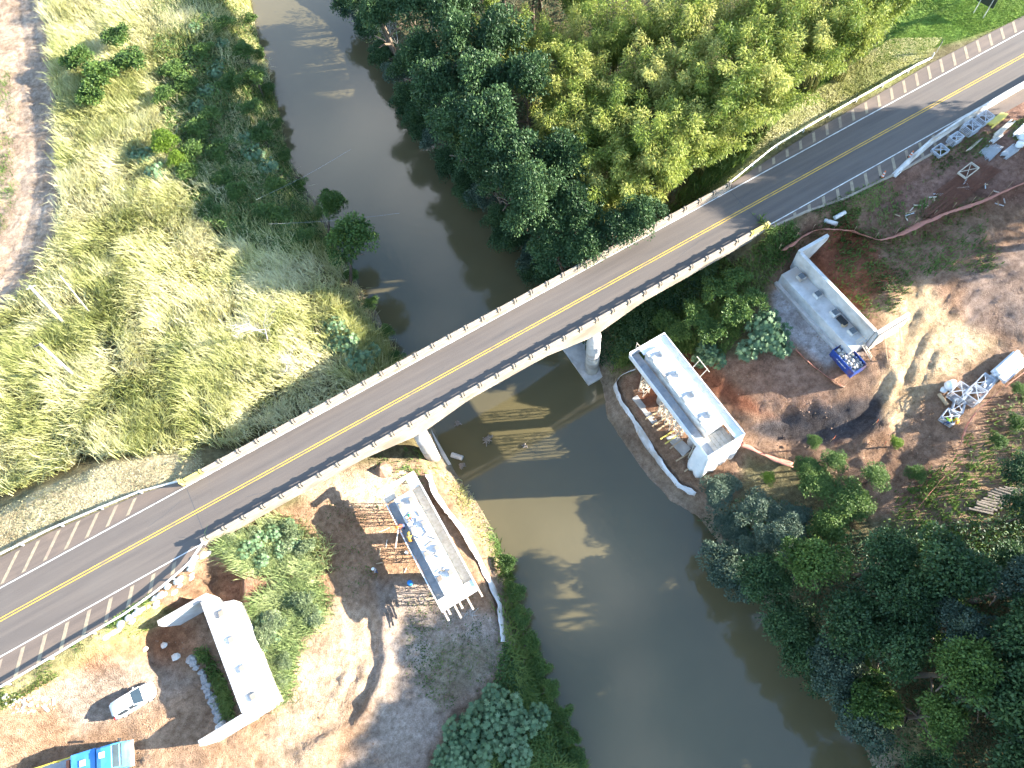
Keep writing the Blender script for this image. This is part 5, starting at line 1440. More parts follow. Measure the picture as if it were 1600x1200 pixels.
# ------------------------------------------------------------------ steel stores
def truss_box(label, pix, z, lx, ly, lz, rz, group=None, tilt=0, mat='steel', brace=True):
    g0 = G(*pix); t = thing('steel_frame', label, 'steel frame', (g0.x, g0.y, g0.z + z), rz, group)
    def bar_(nm, a, b, r=.045):
        o = inst(nm, MB().tube([a, b], r, 4).mesh(nm, mat), (0, 0, 0), t); return o
    c = [(-lx / 2, -ly / 2), (lx / 2, -ly / 2), (lx / 2, ly / 2), (-lx / 2, ly / 2)]
    for zz in (0.04, lz):
        for i in range(4):
            bar_('chord', (*c[i], zz), (*c[(i + 1) % 4], zz))
    for i in range(4):
        bar_('upright', (*c[i], 0), (*c[i], lz))
    bar_('top_brace', (*c[0], lz), (*c[2], lz), .04)
    bar_('top_brace', (*c[1], lz), (*c[3], lz), .04)
    for f_ in (.2, .4, .6, .8):
        z_ = lz * f_
        for i in range(4):
            bar_('rail', (*c[i], z_), (*c[(i + 1) % 4], z_), .03)
    return t
RZ = math.radians(0)
gF = 'grey steel frames behind the white barrier'
for lab, px_, s_ in (('lowest grey steel frame, a flat square one near the barrier foot', (1467, 238), (1.5, 1.3, .45)), ('grey steel frame leaning between the flat square frame and the stack of two', (1489, 222), (1.4, 1.0, .9)), ('grey steel frame stack behind the barrier, left of the pair', (1513, 205), (1.6, 1.4, 1.0)), ('grey steel frame behind the barrier, next to the yellow bundle', (1534, 190), (1.6, 1.3, .9))):
    truss_box(lab, px_, 0, *s_, .05, gF)
for lab, px_, s_, r_ in (('steel frame the two workers lean over, beside the orange tape', (1480, 655), (1.4, 1.3, .8), .3), ('steel frame with white plastic on it, left of the stack by the tape', (1494, 618), (1.7, 1.4, 1.3), .25), ('tall steel frame against the orange tape in the sun', (1516, 622), (1.7, 1.5, 1.4), .25), ('steel frame lying tipped between the two stacks by the tape', (1494, 638), (1.5, 1.0, .7), .6), ('flat steel frame stacked beside the white bundle at the tape', (1535, 600), (1.8, 1.2, .6), .2)):
    truss_box(lab, px_, 0, *s_, r_, 'steel frames by the orange tape')
def bundle(name, label, cat, pix, n, L_, w_, mat, rz, seed, layers=2, part='bar', sq=False, gap=.02):
    g0 = G(*pix); t = thing(name, label, cat, (g0.x, g0.y, g0.z + .05), rz)
    r = random.Random(seed)
    me_ = MB().box(-L_ / 2, L_ / 2, -w_ / 2, w_ / 2, 0, w_).mesh(part, mat) if sq else MB().tube([(-L_ / 2, 0, w_ / 2), (L_ / 2, 0, w_ / 2)], w_ / 2, 6).mesh(part, mat)
    for l in range(layers):
        for i in range(n - l):
            inst(part, me_, (r.uniform(-.25, .25), (i - (n - l) / 2) * (w_ + gap), l * w_ + .003 * i), t, r.uniform(-.02, .02))
    return t
bundle('timber_bundle', 'yellow painted beams stacked behind the white barrier', 'beams', (1556, 188), 5, 2.6, .16, 'yellow_paint', .12, 1, 2, 'beam', True)
bundle('timber_bundle', 'pale and brown planks beside the yellow beams', 'planks', (1566, 202), 3, 3.4, .18, 'timber_pale', .15, 2, 1, 'plank', True)
bundle('pipe_bundle', 'fan of grey steel pipes lying on the dark soil of the right yard', 'pipes', (1548, 234), 12, 3.2, .09, 'steel', .2, 3, 2, 'pipe', gap=.05)
bundle('pipe_bundle', 'smaller bundle of grey pipes at the right edge of the yard', 'pipes', (1576, 238), 9, 2.2, .09, 'steel', .1, 4, 2, 'pipe', gap=.03)
bundle('pipe_bundle', 'grey pipes stacked at the right edge above the white bags', 'pipes', (1592, 205), 6, 2.2, .10, 'galv', .2, 5, 3, 'pipe', gap=.02)
bundle('pipe_bundle', 'pair of pale poles lying on the weeds left of the pipe fan', 'poles', (1522, 226), 3, 2.6, .07, 'timber_pale', .18, 6, 1, 'pole')
bundle('pipe_bundle', 'short grey pipes next to the white bags in the right yard', 'pipes', (1556, 216), 4, 1.9, .12, 'galv', .15, 7, 1, 'pipe')
bundle('rebar_bundle', 'long rusty reinforcing bars along the orange mesh fence', 'rebar', (1500, 300), 14, 11, .07, 'rust', .12, 8, 2, 'bar', gap=.08)
bundle('rebar_bundle', 'rusty reinforcing bars in the middle of the right yard', 'rebar', (1500, 278), 8, 8, .06, 'rust', .10, 9, 2, 'bar', gap=.06)
bundle('rebar_bundle', 'rusty bars beside the rectangular frame in the right yard', 'rebar', (1545, 268), 10, 7, .07, 'rust', .10, 10, 1, 'bar', gap=.09)
truss_box('empty tan rectangular frame lying on the dark yard soil', (1512, 268), .02, 2.3, 1.1, .25, .12, mat='timber_pale', brace=False)
def bag(label, px_, s, mat='plastic_white', cat='bag', group=None, seed=1, h=.5, name='bulk_bag'):
    g0 = G(*px_); return solo(name, MB().blob((g0.x, g0.y, g0.z + s * h * .7), s, s * .8, s * h, seed, .22, 9, 6), mat, label, cat, g0, group, smooth=True)
bag('crumpled white bag at the right edge of the yard, upper one', (1596, 216), .7, seed=2)
bag('crumpled white bag at the right edge of the yard, lower one', (1592, 228), .6, seed=3)
bag('white plastic heap on the steel frames by the orange tape', (1482, 604), .7, seed=4, h=.9)
bag('white plastic scrap at the left of the frames by the orange tape', (1474, 610), .45, seed=5)
bundle('panel_stack', 'bright white stack of panels at the top end of the orange tape', 'panels', (1572, 574), 5, 3.6, .34, 'plastic_white', .12, 11, 2, 'panel', True, .03)
bundle('pipe_bundle', 'grey pipes stacked between the white panels and the frames at the tape', 'pipes', (1548, 594), 7, 2.6, .12, 'steel', .2, 12, 3, 'pipe')
g0 = G(1472, 625); solo('gas_cylinder', MB().tube([(g0.x - .1, g0.y - .7, g0.z + .2), (g0.x + .1, g0.y + .7, g0.z + .2)], .2, 12), 'timber', 'tan roll lying left of the steel frames by the tape', 'roll', g0, smooth=True)
for i, (a, b, rz_, lab) in enumerate([(1297, 349, 2.2, 'white concrete cylinder lying beside the kerb, left one of two'), (1311, 338, .0, 'white concrete cylinder lying beside the kerb, right one of two')]):
    g0 = G(a, b); dx, dy = math.cos(rz_) * .75, math.sin(rz_) * .75
    solo('concrete_cylinder', MB().tube([(g0.x - dx, g0.y - dy, g0.z + .22), (g0.x + dx, g0.y + dy, g0.z + .22)], .25, 14), 'whitewash', lab, 'concrete cylinder', g0, smooth=False)
rr = random.Random(31)
for i in range(26):
    a, b = rr.uniform(1400, 1570), rr.uniform(255, 330)
    if b < 330 - (a - 1400) * .45: b = 330 - (a - 1400) * .45 + rr.uniform(0, 20)
    g0 = G(a, b); an = rr.uniform(0, 3.1)
    solo('timber_offcut', MB().obox((g0.x, g0.y, g0.z + .06), rr.uniform(.5, 1.4), .1, .08, an), rr.choice(['timber', 'timber_pale', 'galv']), 'loose pale board lying among the rusty bars in the right yard', 'board', g0, 'loose boards in the right yard')
for i in range(10):
    g0 = G(rr.uniform(590, 690), rr.uniform(800, 930)); an = rr.uniform(0, 3.1)
    solo('timber_offcut', MB().obox((g0.x, g0.y, g0.z + .06), rr.uniform(.5, 1.3), .1, .08, an), rr.choice(['timber', 'timber_pale']), 'loose board on the soil at the foot of the left pier cap', 'board', g0, 'loose boards at the left pier cap')
# log pile
lg = thing('log_pile', 'pile of grey split logs at the edge of the wood on the right', 'log pile', G(1545, 785))
rr = random.Random(12)
for i in range(12):
    g0 = G(1530 + i * 4.5, 800 - i * 3.2); a = 2.35 + rr.uniform(-.12, .12); l = rr.uniform(.8, 1.3)
    MB().tube([(g0.x - math.cos(a) * l, g0.y - math.sin(a) * l, g0.z + .25), (g0.x + math.cos(a) * l, g0.y + math.sin(a) * l, g0.z + .3)], [.16, .14], 7).build('log', 'log', lg)

# ------------------------------------------------------------------ stones and sacks
gW = 'white sacks in a row below the lower left guardrail'
rowp = [(326, 866), (312, 880), (298, 893), (280, 910), (262, 925), (244, 938), (226, 950), (206, 966), (186, 982), (168, 996)]
for i, q in enumerate(resample(rowp, 30)):
    g0 = G(q[0] + random.uniform(-1.5, 1.5), q[1] + random.uniform(-1.5, 1.5)); s = random.uniform(.26, .42)
    solo('sandbag', MB().blob((g0.x, g0.y, g0.z + .12), s * 1.2, s * .8, s * .55, i, .16, 8, 5), 'stone_white', 'white sack in the row lying along the foot of the lower left guardrail', 'sack', g0, gW, smooth=True)
gR = 'grey boulders behind the left abutment'
for i, q in enumerate(resample([(300, 1030), (311, 1048), (318, 1062), (325, 1080), (333, 1100), (340, 1118), (346, 1130)], 15)):
    g0 = G(q[0] + random.uniform(-2, 3), q[1]); s = random.uniform(.32, .55)
    solo('boulder', MB().blob((g0.x, g0.y, g0.z + .15), s, s * .85, s * .6, 50 + i, .22, 8, 5), 'stone', 'grey boulder in the row behind the left abutment beam', 'boulder', g0, gR)
for (a, b, s, lab) in [(276, 1026, .45, 'pale boulder at the sunlit edge of the pit behind the left abutment'), (258, 1008, .35, 'pale stone on the red soil beside the upper wing wall'), (345, 1136, .5, 'large grey boulder at the corner of the lower wing wall'), (228, 1015, .3, 'small pale stone above the parked car')]:
    g0 = G(a, b); solo('boulder', MB().blob((g0.x, g0.y, g0.z + .15), s, s * .8, s * .6, int(a), .22, 8, 5), 'stone_white', lab, 'boulder', g0)
def clods(name, label, poly, z, n, size, mat, seed, patch=.5):
    r = np.random.default_rng(seed); B = scatter_poly(PX(poly, z), n, r)
    B = B[fbm(B[:, 0], B[:, 1], 2.5, seed) + .5 > patch]; mb = MB()
    for i, (x, y) in enumerate(B):
        s = r.uniform(*size); mb.blob((x, y, float(gz(x, y)) + s * .2), s, s * r.uniform(.6, 1), s * r.uniform(.4, .7), i, .3, 5, 3)
    o = mb.build(name, mat); return tag(o, label, 'rubble', kind='stuff')
clods('soil_clods', 'loose clods and stones on the left building site', [(-20,1100),(200,990),(340,900),(440,810),(640,720),(700,790),(780,950),(780,1040),(640,1200),(-20,1200)], 6, 1500, (.03, .11), 'stone_soil', 61, .5)
clods('soil_clods', 'loose clods and stones on the right building site', [(1000,560),(1230,560),(1300,400),(1600,260),(1600,640),(1480,780),(1380,760),(1200,690),(1080,790)], 7, 1500, (.03, .11), 'stone_soil', 62, .52)
clods('broken_stone', 'strip of broken white stone beside the lower left road verge', [(20,1090),(60,1085),(110,1090),(100,1110),(30,1120)], 8.3, 130, (.05, .2), 'stone_white', 63, .4)

# ------------------------------------------------------------------ poles, signs, markers
def pole(label, base, top, r0=.16):
    g0 = G(*base); bz = 7.2 
    b_ = P(base[0], base[1], g0.z + 2.0); b_ = Vector((b_[0], b_[1], g0.z)) 
    h_ = 9.5
    best = min(np.arange(7, 18, .05), key=lambda zz: math.hypot(*(P(top[0], top[1], zz)[:2] - np.array([b_.x, b_.y]))))
    tp = P(top[0], top[1], best)
    t = thing('utility_pole', label, 'pole', b_)
    d = (Vector(tp) - (b_ + Vector((0, 0, 2)))).normalized()
    MB().tube([b_ - d * .5, Vector(tp)], [r0, r0 * .7], 12).build('shaft', 'concrete_new', t, smooth=True)
    return t, Vector(tp)
t, tp1 = pole('thick pale concrete pole standing in the grass at the end of the dirt track', (91, 500), (46, 447), .19)
MB().box(tp1.x - .5, tp1.x + .5, tp1.y - .05, tp1.y + .05, tp1.z - .3, tp1.z - .2).build('crossarm', 'concrete', t)
t, tp2 = pole('pale concrete pole with a short dark crossarm, nearest to the road in the field', (108, 583), (62, 537), .17)
MB().box(tp2.x - .7, tp2.x + .3, tp2.y - .05, tp2.y + .05, tp2.z - .15, tp2.z - .03).build('crossarm', 'dark', t)
t, tp3 = pole('thin weathered pole behind the thick pale pole in the grass field', (132, 484), (94, 431), .08)
# wires across the river
for i, (a, b, lab) in enumerate([((400, 312), (548, 233), 'upper thin wire spanning the river above the lone tree'), ((420, 350), (625, 333), 'lower thin wire spanning the river behind the lone tree')]):
    A, B = Vector(P(*a, 11.0)), Vector(P(*b, 10.5))
    pts = [A.lerp(B, k / 10) - Vector((0, 0, .35 * math.sin(math.pi * k / 10))) for k in range(11)]
    solo('wire', MB().tube(pts, .010, 4), 'ply_shade_grey', lab, 'wire', A)
def board(label, base_a, base_b, w_, h_, lift, face, cat='sign', postr=.06):
    A, B = G(*base_a), G(*base_b); t = thing('road_sign', label, cat, (A + B) / 2)
    for q in (A, B):
        MB().tube([q - Vector((0, 0, .3)), q + Vector((0, 0, lift + h_ * .9))], postr, 6).build('post', 'galv', t)
    d = (B - A).normalized(); n = Vector((-d.y, d.x, 0)); c = (A + B) / 2 + Vector((0, 0, lift + h_ / 2)) + n * .1
    MB().obox(c, w_, .05, h_, math.atan2(d.y, d.x)).build('panel', 'dark_sign', t)
    return t
MAT['dark_sign'] = pm('dark_sign', (.035, .045, .035), None, 2, .6)
board('large dark roadside board on two posts in the bright grass, seen from behind', (1521, 20), (1536, 28), 2.3, 1.2, 1.5, 1)
g0 = G(1463, 82); t = thing('road_sign', 'small dark sign on a post at the end of the upper right guardrail', 'sign', g0)
MB().tube([g0 - Vector((0, 0, .2)), g0 + Vector((0, 0, 1.6))], .04, 6).build('post', 'galv', t)
MB().obox(g0 + Vector((0, .06, 1.45)), .34, .04, .85, .7).build('panel', 'dark_sign', t)
MAT['cone_orange'] = pm('cone_orange', (.62, .16, .06), None, 5, .6)
for a, b, lab in ((1378, 277, 'red and white striped marker post on the shoulder, nearer to the bridge'), (1421, 246, 'red and white striped marker post on the shoulder, beside the barrier foot')):
    q = P(a, b, 12.0); t = thing('marker_post', lab, 'marker post', (q[0], q[1], 12.0))
    MB().box(q[0] - .22, q[0] + .22, q[1] - .22, q[1] + .22, 12.0, 12.07).build('base', 'rubber', t)
    for i in range(5):
        MB().tube([(q[0], q[1], 12.07 + i * .2), (q[0], q[1], 12.27 + i * .2)], [.17 - i * .022, .17 - (i + 1) * .022], 10).build('band', 'cone_orange' if i % 2 == 0 else 'plastic_white', t)
for a, b, lab in ((1364, 664, 'orange flag stake at the edge of the black mud'), (1297, 690, 'orange flag stake below the black mud pit'), (1376, 698, 'red flag stake beside the small round shrub'), (1355, 735, 'orange flag stake at the foot of the sunlit trees')):
    g0 = G(a, b); t = thing('marker_stake', lab, 'stake', g0)
    MB().tube([g0 - Vector((0, 0, .2)), g0 + Vector((0, 0, 1.0))], .03, 5).build('stake', 'timber', t)
    MB().obox(g0 + Vector((.2, 0, .85)), .42, .03, .34, .4).build('flag', 'cone_orange', t)
# driftwood in the river
def snag(label, px_, s, seed):
    q = P(*px_, .05); t = thing('driftwood', label, 'driftwood', (q[0], q[1], 0)); r = random.Random(seed)
    for i in range(16):
        a = r.uniform(0, 6.28); l = s * r.uniform(.5, 1.1); c = Vector((q[0] + r.uniform(-.4, .4) * s, q[1] + r.uniform(-.4, .4) * s, r.uniform(0, .35) * s))
        d = Vector((math.cos(a), math.sin(a), r.uniform(-.25, .35))) * l * .6
        MB().tube([c - d, c + d * .1 + Vector((0, 0, .08)), c + d], [.06, .08, .03], 5).build('branch', 'log', t)
    return t
snag('tangle of driftwood in the lit water between the two old piers', (762, 687), .9, 1)
snag('small snag near the left pier in the lit water', (715, 662), .5, 2)
snag('small snag at the right of the driftwood tangle', (820, 697), .4, 3)
snag('twiggy debris round the sunken log by the left bank', (722, 728), .6, 4)
q = P(715, 712, .1); solo('sunken_log', MB().tube([(q[0] - .55, q[1] + .5, .05), (q[0] + .35, q[1] - .6, .18)], [.34, .3], 9), 'bark_pale', 'grey log standing out of the water by the left pier', 'log', (q[0], q[1], 0))
g0 = G(746, 768); solo('fallen_branch', MB().tube([g0, g0 + Vector((.9, .4, .3)), g0 + Vector((2.0, -.2, .1)), g0 + Vector((2.6, -.8, 0))], [.08, .06, .04, .02], 5), 'bark_pale', 'bare branch reaching over the water from the left bank', 'branch', g0)
g0 = G(743, 958, .2)
t = thing('brushwood', 'bundle of dry sticks on the ground below the near end of the left cap', 'sticks', G(736, 960)); r = random.Random(3)
for i in range(12):
    a = r.uniform(0, 6.28); c = t.location + Vector((r.uniform(-.4, .4), r.uniform(-.4, .4), .15)); d = Vector((math.cos(a), math.sin(a), r.uniform(-.1, .25))) * r.uniform(.4, .8)
    MB().tube([c - d, c + d], .025, 4).build('stick', 'bark_pale', t)
g0 = G(642, 912); solo('blue_drum', MB().tube([(g0.x, g0.y, g0.z), (g0.x, g0.y, g0.z + .3), (g0.x, g0.y, g0.z + .6), (g0.x, g0.y, g0.z + .8)], [.26, .29, .29, .24], 14), 'barrel_blue', 'blue drum standing on the soil left of the left pier cap', 'drum', g0, smooth=True)
g0 = G(636, 864); solo('bucket', MB().tube([(g0.x, g0.y, g0.z), (g0.x, g0.y, g0.z + .4)], [.14, .18], 12), 'plastic_white', 'white bucket on the sunlit soil at the foot of the left pier cap', 'bucket', g0)
cone_g = G(597, 735); solo('soil_heap', MB().tube([cone_g - Vector((0, 0, .4)), cone_g + Vector((0, 0, .5)), cone_g + Vector((0, 0, 1.1))], [1.3, .6, .05], 9), 'stone_soil', 'pointed heap of grey soil in the shade under the left bridge end', 'soil heap', cone_g)
# ------------------------------------------------------------------ vehicles
def wheel(parent, x, y, r, w_):
    ty = inst('wheel', MB().tube([(0, -w_ / 2, 0), (0, w_ / 2, 0)], r, 20).mesh('tyre', 'rubber', False), (x, y, r), parent)
    inst('rim', MB().tube([(0, -w_ / 2 - .01, 0), (0, w_ / 2 + .01, 0)], r * .6, 14).mesh('rim', 'galv', False), (0, 0, 0), ty)
    return ty
def loft(sections):
    """sections: list of (x, [(y,z)...]) closed loops of equal length"""
    mb = MB(); n = len(sections[0][1]); vs = []
    for x, lp in sections:
        vs += [(x, y, z) for y, z in lp]
    fs = []
    for i in range(len(sections) - 1):
        for j in range(n):
            a = i * n + j; b = i * n + (j + 1) % n
            fs.append((a, a + n, b + n, b))
    fs += [tuple(range(n)), tuple(range(len(vs) - 1, len(vs) - n - 1, -1))]
    return mb.add(vs, fs)
def ring(hw, z0, z1, sh=.12, tum=.0):
    """rounded box section: half width hw, from z0 to z1"""
    return [(-hw + sh, z0), (-hw, z0 + sh), (-hw + tum * .4, (z0 + z1) / 2 + .05), (-hw + tum, z1 - sh), (-hw + tum + sh * 1.1, z1), (hw - tum - sh * 1.1, z1), (hw - tum, z1 - sh), (hw - tum * .4, (z0 + z1) / 2 + .05), (hw, z0 + sh), (hw - sh, z0)]
def child(name, mb, mat, parent, smooth=False, sub=0, bevel=0):
    o = inst(name, mb.mesh(name, mat, smooth), (0, 0, 0), parent)
    if bevel:
        b = o.modifiers.new('bevel', 'BEVEL'); b.width = bevel; b.segments = 2; b.limit_method = 'ANGLE'
    if sub:
        s_ = o.modifiers.new('sub', 'SUBSURF'); s_.levels = sub; s_.render_levels = sub
    return o
g0 = float(gz(-35.0, 21.75))
car = thing('parked_car', 'white hatchback car parked on the bare soil beside the left abutment', 'car', (-34.95, 21.75, g0 + .02), math.radians(1.5))
child('body', loft([(-2.02, ring(.62, .42, .80, .1)), (-1.95, ring(.78, .30, .95, .1)), (-1.5, ring(.84, .24, 1.0, .1, .03)), (-.5, ring(.85, .22, .98, .1, .03)), (.6, ring(.85, .22, .95, .1, .03)), (1.3, ring(.84, .24, .88, .12, .05)), (1.8, ring(.78, .28, .76, .12, .06)), (2.05, ring(.58, .36, .62, .1, .04))]), 'white_car', car, True)
child('greenhouse', loft([(-1.93, [(-.60, .94), (-.60, 1.0), (.60, 1.0), (.60, .94)]), (-1.62, [(-.72, .94), (-.62, 1.40), (.62, 1.40), (.72, .94)]), (-1.0, [(-.76, .94), (-.63, 1.46), (.63, 1.46), (.76, .94)]), (.1, [(-.76, .94), (-.62, 1.44), (.62, 1.44), (.76, .94)]), (.95, [(-.74, .90), (-.66, .93), (.66, .93), (.74, .90)])]), 'glass', car)
child('roof', loft([(-1.85, ring(.52, 1.36, 1.40, .015)), (-1.6, ring(.64, 1.41, 1.47, .02)), (-.8, ring(.65, 1.455, 1.50, .02)), (0.0, ring(.63, 1.43, 1.475, .02)), (.22, ring(.60, 1.37, 1.41, .015))]), 'white_car', car, True)
for s_ in (-1, 1):
    for x0, x1, z0, z1 in ((-.45, -.38, 1.45, .98), ( .20, .98, 1.40, .94), (-1.62, -1.5, 1.42, .98)):
        child('pillar', MB().tube([(x0, s_ * .635, z0), (x1, s_ * .765, z1)], .045, 5), 'white_car', car)
    child('headlight', MB().blob((1.82, s_ * .55, .66), .16, .2, .09, 1, 0), 'plastic_white', car, True)
    child('tail_lamp', MB().box(-2.0, -1.9, s_ * .68 - .1, s_ * .68 + .1, .72, .98), 'red_lamp', car)
    child('mirror', MB().blob((.45, s_ * .93, .98), .09, .11, .08, 2, .05), 'white_car', car, True)
    child('door_handle', MB().box(-.35, -.18, s_ * .85 - .02, s_ * .85 + .02, .80, .83), 'galv', car)
for x in (-1.28, 1.28):
    for y in (-.76, .76):
        wheel(car, x, y, .31, .2)
child('number_plate', MB().box(-2.05, -2.02, -.2, .2, .55, .67), 'galv', car)

tz = float(gz(-40, 18.7))
trk = thing('flatbed_truck', 'blue flatbed truck with yellow side rails at the bottom left corner', 'truck', (-40.3, 18.45, tz + .02), math.radians(-14))
child('chassis', MB().box(-6.4, 3.2, -.45, .45, .7, .95), 'dark', trk)
child('cab', loft([(1.75, ring(1.12, .75, 2.75, .12, .08)), (2.2, ring(1.15, .65, 2.85, .12, .08)), (3.1, ring(1.15, .6, 2.82, .12, .10)), (3.55, ring(1.14, .58, 2.2, .12, .06)), (3.75, ring(1.12, .55, 1.75, .12, .04)), (3.85, ring(1.05, .55, 1.55, .1, .02))]), 'truck_blue', trk, False, 0, .03)
child('windscreen', MB().add([(3.20, -.92, 2.74), (3.20, .92, 2.74), (3.66, .98, 2.02), (3.66, -.98, 2.02)], [(0, 1, 2, 3)]).add([(3.16, -.92, 2.70), (3.16, .92, 2.70), (3.6, .98, 1.98), (3.6, -.98, 1.98)], [(3, 2, 1, 0)]), 'glass', trk)
child('roof_hatch', MB().box(2.05, 2.55, .12, .62, 2.84, 2.90), 'plastic_white', trk, bevel=.02)
for s_ in (-1, 1):
    child('side_window', MB().box(2.35, 3.1, s_ * 1.13 - .02, s_ * 1.13 + .02, 1.75, 2.45), 'glass', trk)
    child('mirror', MB().box(3.35, 3.45, s_ * 1.35 - .1, s_ * 1.35 + .1, 1.6, 2.1), 'dark', trk, bevel=.02)
    child('headlight', MB().box(3.84, 3.9, s_ * .75 - .15, s_ * .75 + .15, .8, 1.0), 'plastic_white', trk)
child('bumper', MB().box(3.7, 3.95, -1.12, 1.12, .5, .72), 'whitewash', trk, bevel=.03)
child('box_body', MB().box(-.75, 1.5, -1.18, 1.18, .95, 2.5), 'truck_blue', trk, bevel=.05)
child('roof_vent', MB().box(.1, .6, -.05, .5, 2.5, 2.58), 'stone', trk)
child('flatbed', MB().box(-6.4, -.8, -1.18, 1.18, .97, 1.12), 'ply_shade_grey', trk)
for s_ in (-1, 1):
    for zz in (1.55, 1.85):
        child('side_rail', MB().box(-6.35, -.85, s_ * 1.13 - .04, s_ * 1.13 + .04, zz, zz + .1), 'truck_yellow', trk)
    for x in (-6.3, -4.5, -2.7, -.95):
        child('stanchion', MB().box(x - .04, x + .04, s_ * 1.13 - .05, s_ * 1.13 + .05, 1.1, 1.98), 'truck_yellow', trk)
child('tail_rail', MB().box(-6.38, -6.28, -1.1, 1.1, 1.85, 1.95), 'truck_yellow', trk)
child('crane_base', MB().tube([(-1.2, .0, 1.1), (-1.2, 0, 2.1)], .22, 10), 'truck_blue', trk)
child('crane_arm', MB().box(-1.35, -1.05, -.9, .9, 1.95, 2.2), 'tile_red', trk, bevel=.03)
child('toolbox', MB().box(-2.4, -1.7, -.3, .3, 1.12, 1.5), 'tile_red', trk, bevel=.02)
for x in (2.9, -3.6, -4.8):
    for y in (-.98, .98):
        wheel(trk, x, y, .48, .28)

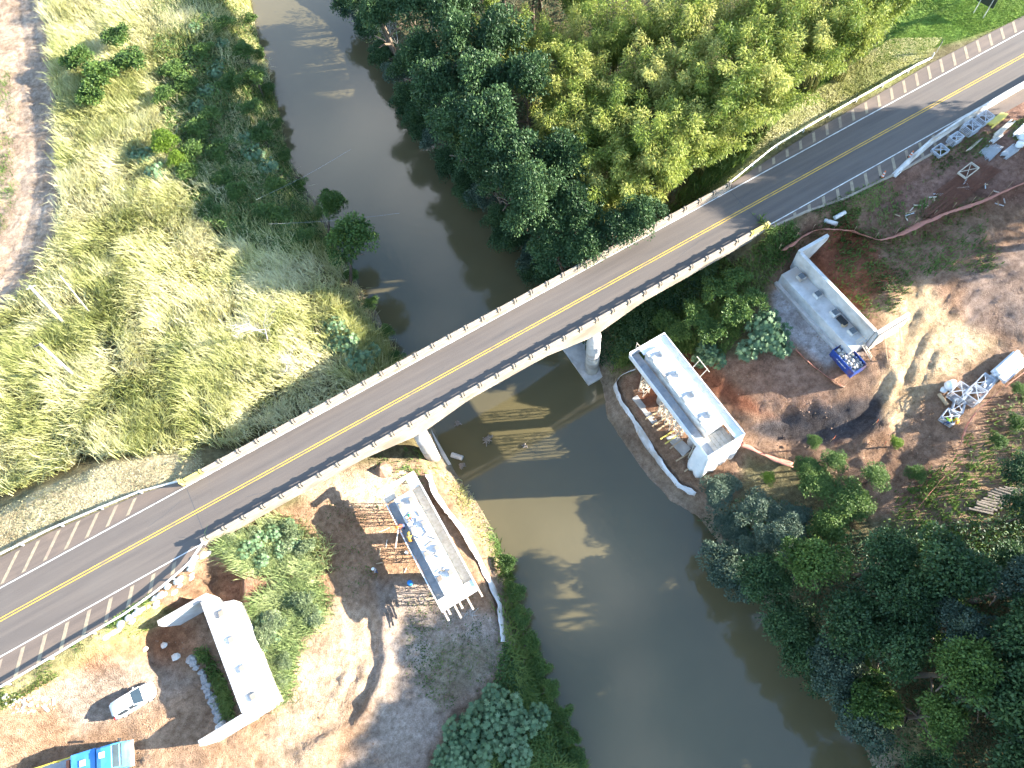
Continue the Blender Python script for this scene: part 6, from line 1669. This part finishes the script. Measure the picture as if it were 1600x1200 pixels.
# ------------------------------------------------------------------ people
def person(label, at, face, pose, shirt, trousers, helmet, held=None):
    """one continuous skinned body; pose gives joint offsets in body space (x forward, y left)"""
    J = {'pel': (0, 0, .95), 'chest': (.02, 0, 1.28), 'neck': (.03, 0, 1.46), 'head': (.05, 0, 1.60), 'top': (.05, 0, 1.70),
         'lsh': (.02, .19, 1.40), 'lel': (.05, .26, 1.12), 'lwr': (.2, .24, .92), 'lha': (.28, .23, .88),
         'rsh': (.02, -.19, 1.40), 'rel': (.05, -.26, 1.12), 'rwr': (.2, -.24, .92), 'rha': (.28, -.23, .88),
         'lhip': (0, .10, .90), 'lkn': (.04, .12, .50), 'lan': (0, .12, .09), 'lto': (.16, .13, .05),
         'rhip': (0, -.10, .90), 'rkn': (.04, -.12, .50), 'ran': (0, -.12, .09), 'rto': (.16, -.13, .05)}
    J.update(pose)
    R_ = {'pel': .15, 'chest': .16, 'neck': .06, 'head': .10, 'top': .07, 'lsh': .07, 'lel': .052, 'lwr': .04, 'lha': .04, 'lhip': .10, 'lkn': .07, 'lan': .05, 'lto': .045}
    E_ = [('pel', 'chest'), ('chest', 'neck'), ('neck', 'head'), ('head', 'top')]
    for s_ in 'lr':
        E_ += [('chest', s_ + 'sh'), (s_ + 'sh', s_ + 'el'), (s_ + 'el', s_ + 'wr'), (s_ + 'wr', s_ + 'ha'), ('pel', s_ + 'hip'), (s_ + 'hip', s_ + 'kn'), (s_ + 'kn', s_ + 'an'), (s_ + 'an', s_ + 'to')]
    names = list(J); me_ = bpy.data.meshes.new('body'); me_.from_pydata([J[k] for k in names], [(names.index(a), names.index(b)) for a, b in E_], [])
    o = bpy.data.objects.new('body_tmp', me_); COL.objects.link(o)
    sk = o.modifiers.new('skin', 'SKIN'); sk.use_smooth_shade = True
    for i, k in enumerate(names):
        r = R_.get(k) or R_.get('l' + k[1:]); me_.skin_vertices[0].data[i].radius = (r, r)
    me_.skin_vertices[0].data[names.index('pel')].use_root = True
    ss = o.modifiers.new('sub', 'SUBSURF'); ss.levels = 1; ss.render_levels = 1
    dg = bpy.context.evaluated_depsgraph_get()
    bm_ = bpy.data.meshes.new_from_object(o.evaluated_get(dg))
    bpy.data.objects.remove(o); bm_.name = 'body'
    bm_.materials.clear()
    for m_ in (shirt, trousers, 'skin', 'rubber'):
        bm_.materials.append(MAT[m_])
    zone = {'pel': 1, 'chest': 0, 'neck': 2, 'head': 2, 'top': 2, 'sh': 0, 'el': 0, 'wr': 2, 'ha': 2, 'hip': 1, 'kn': 1, 'an': 1, 'to': 3}
    pts = [(Vector(J[k]), zone.get(k, zone.get(k[1:]))) for k in names]
    for k in ('l', 'r'):
        for a, b, zn in (('sh', 'el', 0), ('el', 'wr', 0), ('hip', 'kn', 1), ('kn', 'an', 1)):
            pts.append(((Vector(J[k + a]) + Vector(J[k + b])) / 2, zn))
    for f_ in bm_.polygons:
        f_.material_index = min(pts, key=lambda q: (q[0] - f_.center).length)[1]; f_.use_smooth = True
    t = thing('person', label, 'person', at, face)
    inst('body', bm_, (0, 0, 0), t)
    h_ = Vector(J['top'])
    hm = MB().blob((h_.x, h_.y, h_.z + .02), .15, .13, .10, 1, 0, 10, 6).tube([(h_.x + .04, h_.y, h_.z - .02), (h_.x + .04, h_.y, h_.z)], .165, 12)
    inst('helmet', hm.mesh('helmet', helmet, True), (0, 0, 0), t)
    return t
BEND = {'pel': (-.1, 0, .86), 'chest': (.22, 0, 1.08), 'neck': (.36, 0, 1.16), 'head': (.46, 0, 1.20), 'top': (.55, 0, 1.24), 'lsh': (.28, .19, 1.10), 'rsh': (.28, -.19, 1.10), 'lel': (.42, .24, .86), 'rel': (.42, -.24, .86), 'lwr': (.55, .18, .66), 'rwr': (.55, -.18, .66), 'lha': (.6, .16, .58), 'rha': (.6, -.16, .58), 'lhip': (-.1, .1, .82), 'rhip': (-.1, -.1, .82), 'lkn': (.08, .13, .46), 'rkn': (.06, -.13, .46)}
person('worker in red with a green helmet standing on the left pier cap', (-4.05, 22.95, 9.6), 2.2, {}, 'cloth_red', 'cloth_blue', 'green_helmet')
person('worker in red holding the plank at the left edge of the left pier cap', (-5.2, 23.0, 8.61), 3.0, BEND, 'cloth_red', 'cloth_blue', 'cloth_orange')
person('worker in yellow bending on the left walkway of the left pier cap', (-5.25, 21.35, 8.61), 1.2, BEND, 'cloth_yellow', 'cloth_orange', 'cloth_yellow')
q = G(590, 893); person('person with a white helmet standing on the soil left of the left pier cap', q, 3.0, {}, 'cloth_grey', 'cloth_blue', 'plastic_white')
q = G(1475, 664); person('worker in a lime vest leaning over the steel frame by the tape', q, .6, BEND, 'cloth_lime', 'cloth_blue', 'plastic_white')
q = G(1489, 660); person('worker in orange with lime trousers beside the lime-vested worker', q, 3.6, BEND, 'cloth_orange', 'cloth_lime', 'cloth_orange')
